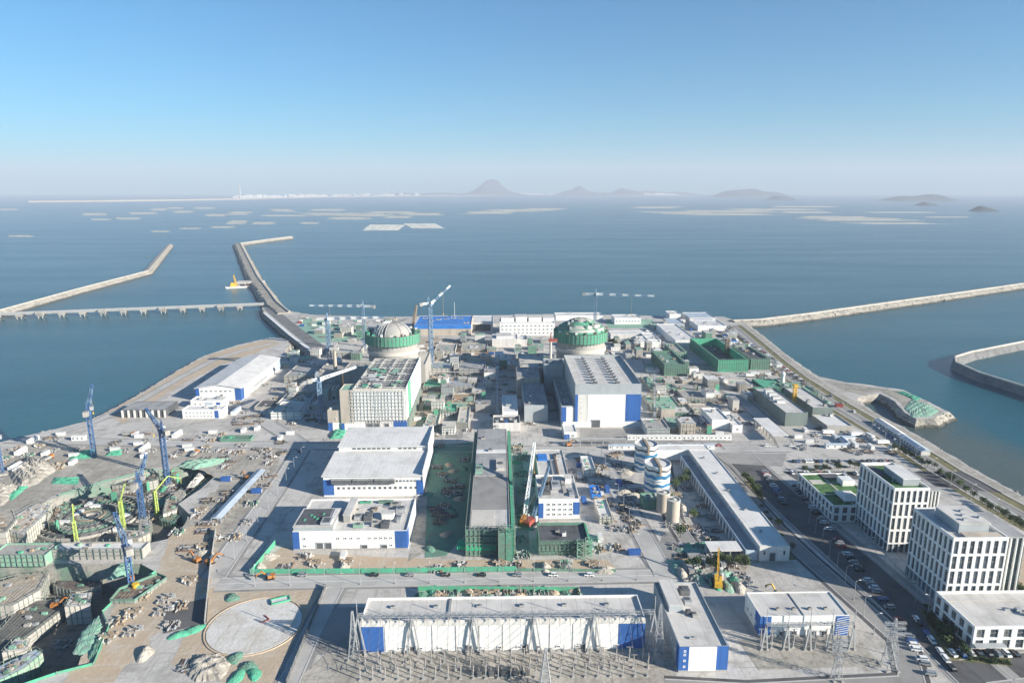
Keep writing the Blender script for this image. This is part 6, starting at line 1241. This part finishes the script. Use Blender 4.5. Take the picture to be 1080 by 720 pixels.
# tarps on slopes
def tarp(label, poly, z, m, h=1.2, seed=0):
    r = random.Random(seed); P = [Vector((p.x, p.y, 0)) for p in pts(poly, z)]; c = sum(P, Vector()) / len(P); mb = MB(); n = len(P); K = 4; ring = []
    E_ = []
    K = 9
    for i in range(n):
        for j in range(9): E_.append(P[i].lerp(P[(i + 1) % n], j / 9) + Vector((r.uniform(-.5, .5), r.uniform(-.5, .5), 0)))
    N = len(E_)
    for k in range(K + 1):
        f = k / K
        for e in E_: v = c.lerp(e, 1 - f * .97) - c; mb.v.append((v.x, v.y, (h * math.sin(min(1, f * 1.6) * 1.57) * (1 + .3 * math.sin(v.x * .9 + seed) * math.sin(v.y * 1.1)) + r.uniform(-.12, .18) * min(h, 1.2)) if k else -.1))
    for k in range(K):
        for i in range(N): a = k * N + i; b = k * N + (i + 1) % N; mb.f.append((a, b, b + N, a + N)); mb.m.append(0)
    mb.f.append(tuple(K * N + i for i in range(N))); mb.m.append(0)
    o = mb.build('netted_heap', m); o.location = (c.x, c.y, z); return tag(o, label, 'netted heap')
tarp('bright green netted bank at the back left of the round pit', [(72, 486), (74, 478), (100, 473), (102, 482)], 0, 'net'); tarp('bright green netted mound left of the blue crane in the steel yard', [(110, 481), (118, 475), (130, 474), (128, 480)], 0, 'net'); tarp('bright green netted strip slanting on the far left bank', [(6, 526), (26, 509), (31, 512), (12, 528)], 0, 'net'); tarp('row of green netted bales behind the round pit', [(53, 510), (56, 504), (84, 503), (83, 511)], 0, 'net')
tarp('long pale green netted wedge on the right rim of the round pit', [(186, 492), (196, 486), (245, 483), (230, 490), (205, 495)], 0, 'netp', 2); tarp('tan concrete coloured ramp heap on the right slope of the round pit', [(196, 514), (212, 495), (221, 498), (205, 514)], -3, 'concl', 1.4); tarp('pale green netted slope at the right rim of the deep pit', [(112, 612), (124, 596), (140, 592), (138, 606)], 0, 'netp', 1.6)
tarp('pale netted slope curving along the lower rim of the deep pit', [(76, 690), (84, 668), (104, 648), (108, 660), (96, 690)], 0, 'netp', .6); tarp('bright green netted slope on the outside of the deep pit rim', [(92, 696), (100, 674), (112, 663), (110, 674), (100, 700)], 0, 'netd', 1.0); tarp('green netted heap below the tan stair tower by the road', [(347, 463), (352, 454), (368, 455), (366, 462)], 0, 'net', 2.4)
tarp('teal netted mound at the tip of the spit on the right shore', [(952, 430), (962, 420), (982, 427), (992, 434), (980, 440), (962, 440)], 0, 'netp', 1.0); tarp('bright green netted strip on the back edge of the right spit', [(944, 413), (952, 412), (972, 420), (966, 423)], 0, 'net', .7)
tarp('beige earth bank left above the round pit', [(8, 500), (30, 480), (48, 486), (62, 494), (40, 510), (20, 518)], 0, 'rubble', 3.5, 5); tarp('second beige earth bank at the far left edge', [(-20, 520), (0, 505), (22, 512), (5, 532), (-15, 540)], 0, 'rubble', 3, 6); tarp('rubble mound of broken rock at the bottom left of the pad', [(195, 708), (205, 690), (232, 688), (245, 700), (235, 716), (205, 720)], 0, 'rubble', 2, 7)
p = at(258, 512); a = at(228, 552); b2_ = at(276, 500)
t = thing('blue_canopy', 'long pale blue roofed strip shed beside the left plant street', 'canopy', (a.x, a.y, 0), math.atan2(b2_.y - a.y, b2_.x - a.x)); L = (b2_ - a).length
MB().hull([(0, -3, 3), (L, -3, 3), (L, 3, 3), (0, 3, 3)], [(0, -.1, 3.9), (L, -.1, 3.9), (L, .1, 3.9), (0, .1, 3.9)]).build('roof', 'lblue', t)
for k in range(12): MB().box(k * L / 12 + .2, k * L / 12 + .5, -2.8, -2.5, 0, 3).box(k * L / 12 + .2, k * L / 12 + .5, 2.5, 2.8, 0, 3).build('post', 'steel', t)

# low foundations rising on the yards
def found(label, r, h, m, top, posts, z=0): return blk('concrete_foundation', label, *pb(*r, z), z, h, m, top, posts, 'foundation')
for r, h, m, top, p_, lb in (
 ((446, 466, 412, 404, 0), 3, 'conc', 'net', 6, 'green decked foundation nearest the unfinished turbine hall right wall'), ((446, 462, 432, 418, 0), 2, 'netd', 'roofd', 6, 'dark sunken netted foundation right of the green striped wall'), ((464, 482, 440, 430, 0), 3.5, 'conc', 'net', 6, 'foundation with green deck in the middle of the yard between turbine halls'),
 ((448, 462, 452, 440, 0), 2.5, 'concl', 'conc', 4, 'pale foundation at the front of the yard between turbine halls'), ((482, 494, 452, 434, 0), 4, 'conc', 'concl', 5, 'long narrow pale block by the front of the dark street between halls'), ((470, 500, 412, 402, 0), 3, 'conc', 'steel', 6, 'grey foundation behind the green decked one between turbine halls'), ((476, 500, 428, 418, 0), 2, 'tan', 'wood', 5, 'tan foundation with timber deck between turbine halls'),
 ((686, 712, 392, 386, 0), 1.4, 'netp', 'netp', 0, 'flat pale green pad before the dark netted block'), ((686, 716, 414, 400, 0), 2, 'conc', 'netp', 8, 'wide pale green foundation right of the white turbine hall roof'), ((722, 756, 424, 408, 0), 2.4, 'conc', 'conc', 9, 'square grey foundation frame in the middle of the right yard'), ((688, 720, 434, 420, 0), 1.6, 'concl', 'netp', 7, 'low foundation right of the blue corner of the white turbine hall'),
 ((732, 758, 436, 428, 0), 1.4, 'concl', 'tan', 4, 'thin tan slab below the square grey foundation frame'), ((682, 706, 460, 449, 0), 5, 'scafp', 'conc', 10, 'pipe rack like frame beside the base of the white turbine hall'), ((708, 724, 456, 444, 0), 3, 'conc', 'netp', 5, 'small foundation right of the pipe rack like frame'), ((770, 800, 412, 402, 0), 2, 'conc', 'concl', 8, 'pale foundation before the long green netted structure'),
 ((806, 832, 414, 404, 0), 3.4, 'netd', 'net', 8, 'green netted foundation left of the white column'), ((690, 722, 348, 343, 0), 2, 'conc', 'netp', 6, 'pale green foundation in the far right yard'), ((626, 646, 384, 376, 0), 3, 'conc', 'concl', 4, 'grey foundation at the right foot of the green tiered dome'),
 ((458, 480, 374, 366, 0), 3, 'concl', 'conc', 5, 'pale foundation below the blue roofed warehouse'), ((486, 514, 372, 364, 0), 2.5, 'tan', 'conc', 5, 'tan foundation below the dark open hall'), ((452, 476, 394, 386, 0), 4, 'concl', 'steel', 5, 'pale foundation beside the dark luffing crane'), ((484, 512, 396, 386, 0), 5, 'conc', 'roofg', 5, 'grey foundation in the shade right of the dark luffing crane'),
 ((286, 318, 442, 430, 0), 4.5, 'white', 'concl', 4, 'white stepped foundation left of the steel blue crane'), ((292, 312, 430, 420, 0), 3, 'concl', 'steel', 4, 'pale foundation behind the white stepped one'), ((300, 330, 404, 392, 0), 6, 'conc', 'roofg', 6, 'dark grey foundation between the waterfront warehouse and blue cranes'), ((310, 345, 420, 406, 0), 5, 'conc', 'conc', 6, 'grey foundation in the shade left of the steel blue crane'), ((345, 378, 378, 366, 0), 5, 'conc', 'concl', 6, 'concrete foundation at the foot of the tan T column'), ((268, 290, 432, 424, 0), 1.5, 'conc', 'asphalt', 0, 'dark flat pad on the yard right of the waterfront warehouse'),
 ((232, 264, 466, 462, 0), 1.6, 'netd', 'netd', 0, 'long dark green tarped pile beside the left plant road'), ((632, 646, 552, 532, 0), 3, 'concl', 'roofw', 3, 'white narrow block left of the bare concrete silos'), ((616, 628, 502, 488, 0), 4, 'white', 'roofw', 2, 'white narrow block left of the rear banded tank'), ((624, 634, 526, 516, 0), 2, 'bluer', 'bluer', 0, 'blue tarped square pile left of the front banded tank')):
    found(lb, r[:4], h, m, top, p_, r[4])
for k, (x0, y0, x1, y1, lb) in enumerate(((926, 446, 950, 462, 'long white roofed shed beside the coast road nearest the spit'), (951, 463, 976, 480, 'long pale blue roofed shed beside the coast road behind the offices'))):
    a, b = at(x0, y0), at(x1, y1); L = (b - a).length; t = thing('roadside_shed', lb, 'shed', (a.x, a.y, 0), math.atan2(b.y - a.y, b.x - a.x)); MB().box(0, L, -3, 3, -.1, 3).build('wall', 'offw', t); MB().hull([(-.4, -3.5, 3), (L + .4, -3.5, 3), (L + .4, 3.5, 3), (-.4, 3.5, 3)], [(-.4, -.1, 4.2), (L + .4, -.1, 4.2), (L + .4, .1, 4.2), (-.4, .1, 4.2)]).build('roof', ['roofw', 'lblue'][k], t)
    for j in range(8): MB().box(1 + j * L / 8, 2.4 + j * L / 8, -3.08, -2.99, 1, 2.2).build('window', 'glass', t)
# crowded service blocks, pipe bridges and vessels round both reactors
rb = random.Random(41)
def service(label_area, poly, n, seed):
    r = random.Random(seed); P = [tuple(p[:2]) for p in pts(poly)]; xs = [p[0] for p in P]; ys = [p[1] for p in P]; k = 0
    for _ in range(n * 40):
        if k >= n: break
        x, y = r.uniform(min(xs), max(xs)), r.uniform(min(ys), max(ys)); w, d, h = r.uniform(4, 12), r.uniform(5, 16), r.choice((3, 4, 5, 7, 9))
        if not (inside(x, y, P) and inside(x + w, y + d, P)) or any(x < b and a < x + w and y < e and c < y + d for a, b, c, e in FOOT): continue
        k += 1; FOOT.append((x - 1, x + w + 1, y - 1, y + d + 1)); m = r.choice(['conc', 'offw', 'tan', 'concl', 'band', 'white', 'netd']); nm = {'conc': 'grey concrete', 'offw': 'pale rendered', 'tan': 'tan', 'concl': 'pale concrete', 'band': 'smooth grey', 'white': 'white', 'netd': 'green netted'}[m]
        lb = nm + ' service block ' + label_area; t = thing('service_block', lb, 'building', (x, y, 0), 0, lb[:60]); MB().box(0, w, 0, d, -.2, h).build('wall', m, t); MB().box(-.2, w + .2, -.2, d + .2, h + .01, h + .3).build('roof', r.choice(['roof', 'roofg', 'concl', 'roofw', 'netp']), t)
        for q in range(r.randint(1, 3)): a, b = r.uniform(.3, w - 2), r.uniform(.3, d - 2); MB().box(a, a + r.uniform(.8, 1.8), b, b + r.uniform(.8, 1.8), h + .31, h + r.uniform(.8, 2)).build('roof_unit', r.choice(['steel', 'dsteel', 'conc', 'rust']), t)
        if r.random() < .5: MB().box(w * .3, w * .3 + 1.6, -.08, -.01, .2, 2.6).build('door', 'dsteel', t)
        if r.random() < .4:
            mb = MB(); [mb.bar((w * q / 4, -.6, 0), (w * q / 4, -.6, h + 1.2), .18) for q in range(5)]; [mb.bar((0, -.6, z), (w, -.6, z), .16) for z in (h * .4, h * .8, h + 1)]; mb.build('scaffold', 'scaf', t)
service('left of the left reactor', [(300, 372), (388, 372), (372, 410), (345, 440), (285, 440)], 22, 1); service('between the two reactors', [(445, 358), (600, 358), (600, 400), (570, 425), (450, 400)], 34, 2)
service('on the yard right of the green tiered dome', [(640, 362), (735, 362), (745, 400), (660, 400)], 16, 3); service('on the yard between the turbine halls', [(445, 400), (520, 402), (515, 458), (440, 462)], 14, 4); service('on the yard right of the white turbine hall', [(684, 398), (790, 404), (800, 452), (690, 462)], 18, 5); service('on the far left yard behind the cranes', [(330, 336), (430, 337), (415, 348), (382, 366), (330, 352)], 16, 6); service('on the far right yard', [(690, 338), (765, 340), (800, 372), (700, 362)], 12, 7)
for k, (q, lb) in enumerate((((524, 470, 524, 400), 'long steel pipe bridge along the dark street between halls'), ((690, 446, 690, 400), 'steel pipe bridge right of the white turbine hall'), ((448, 398, 520, 398), 'steel pipe bridge crossing the yard behind the turbine halls'), ((600, 470, 660, 470), 'low steel pipe bridge before the white turbine hall'), ((318, 440, 360, 386), 'slanting steel pipe bridge left of the unfinished turbine hall'))):
    a, b = at(q[0], q[1]), at(q[2], q[3]); L = (b - a).length; t = thing('pipe_bridge', lb, 'pipe bridge', (a.x, a.y, 0), math.atan2(b.y - a.y, b.x - a.x)); n = max(3, int(L / 7)); mb = MB()
    for j in range(n + 1): x = L * j / n; mb.bar((x, -1.2, 0), (x, -1.2, 5.4), .3).bar((x, 1.2, 0), (x, 1.2, 5.4), .3).bar((x, -1.5, 5), (x, 1.5, 5), .3)
    mb.build('frame', 'steel', t)
    for y, rr, m in ((-.9, .5, 'steel'), (-.1, .35, 'offw'), (.7, .6, 'roofg')): MB().bar((0, y, 5.5), (L, y, 5.5), rr).build('pipe', m, t)
patch([(478, 372), (494, 372), (488, 462), (470, 462)], .115, 'road', M['greyroad'])
for key, (t, used) in PROTO.items():
    if not used[0]:
        for ch in list(t.children): bpy.data.objects.remove(ch)
        bpy.data.objects.remove(t)
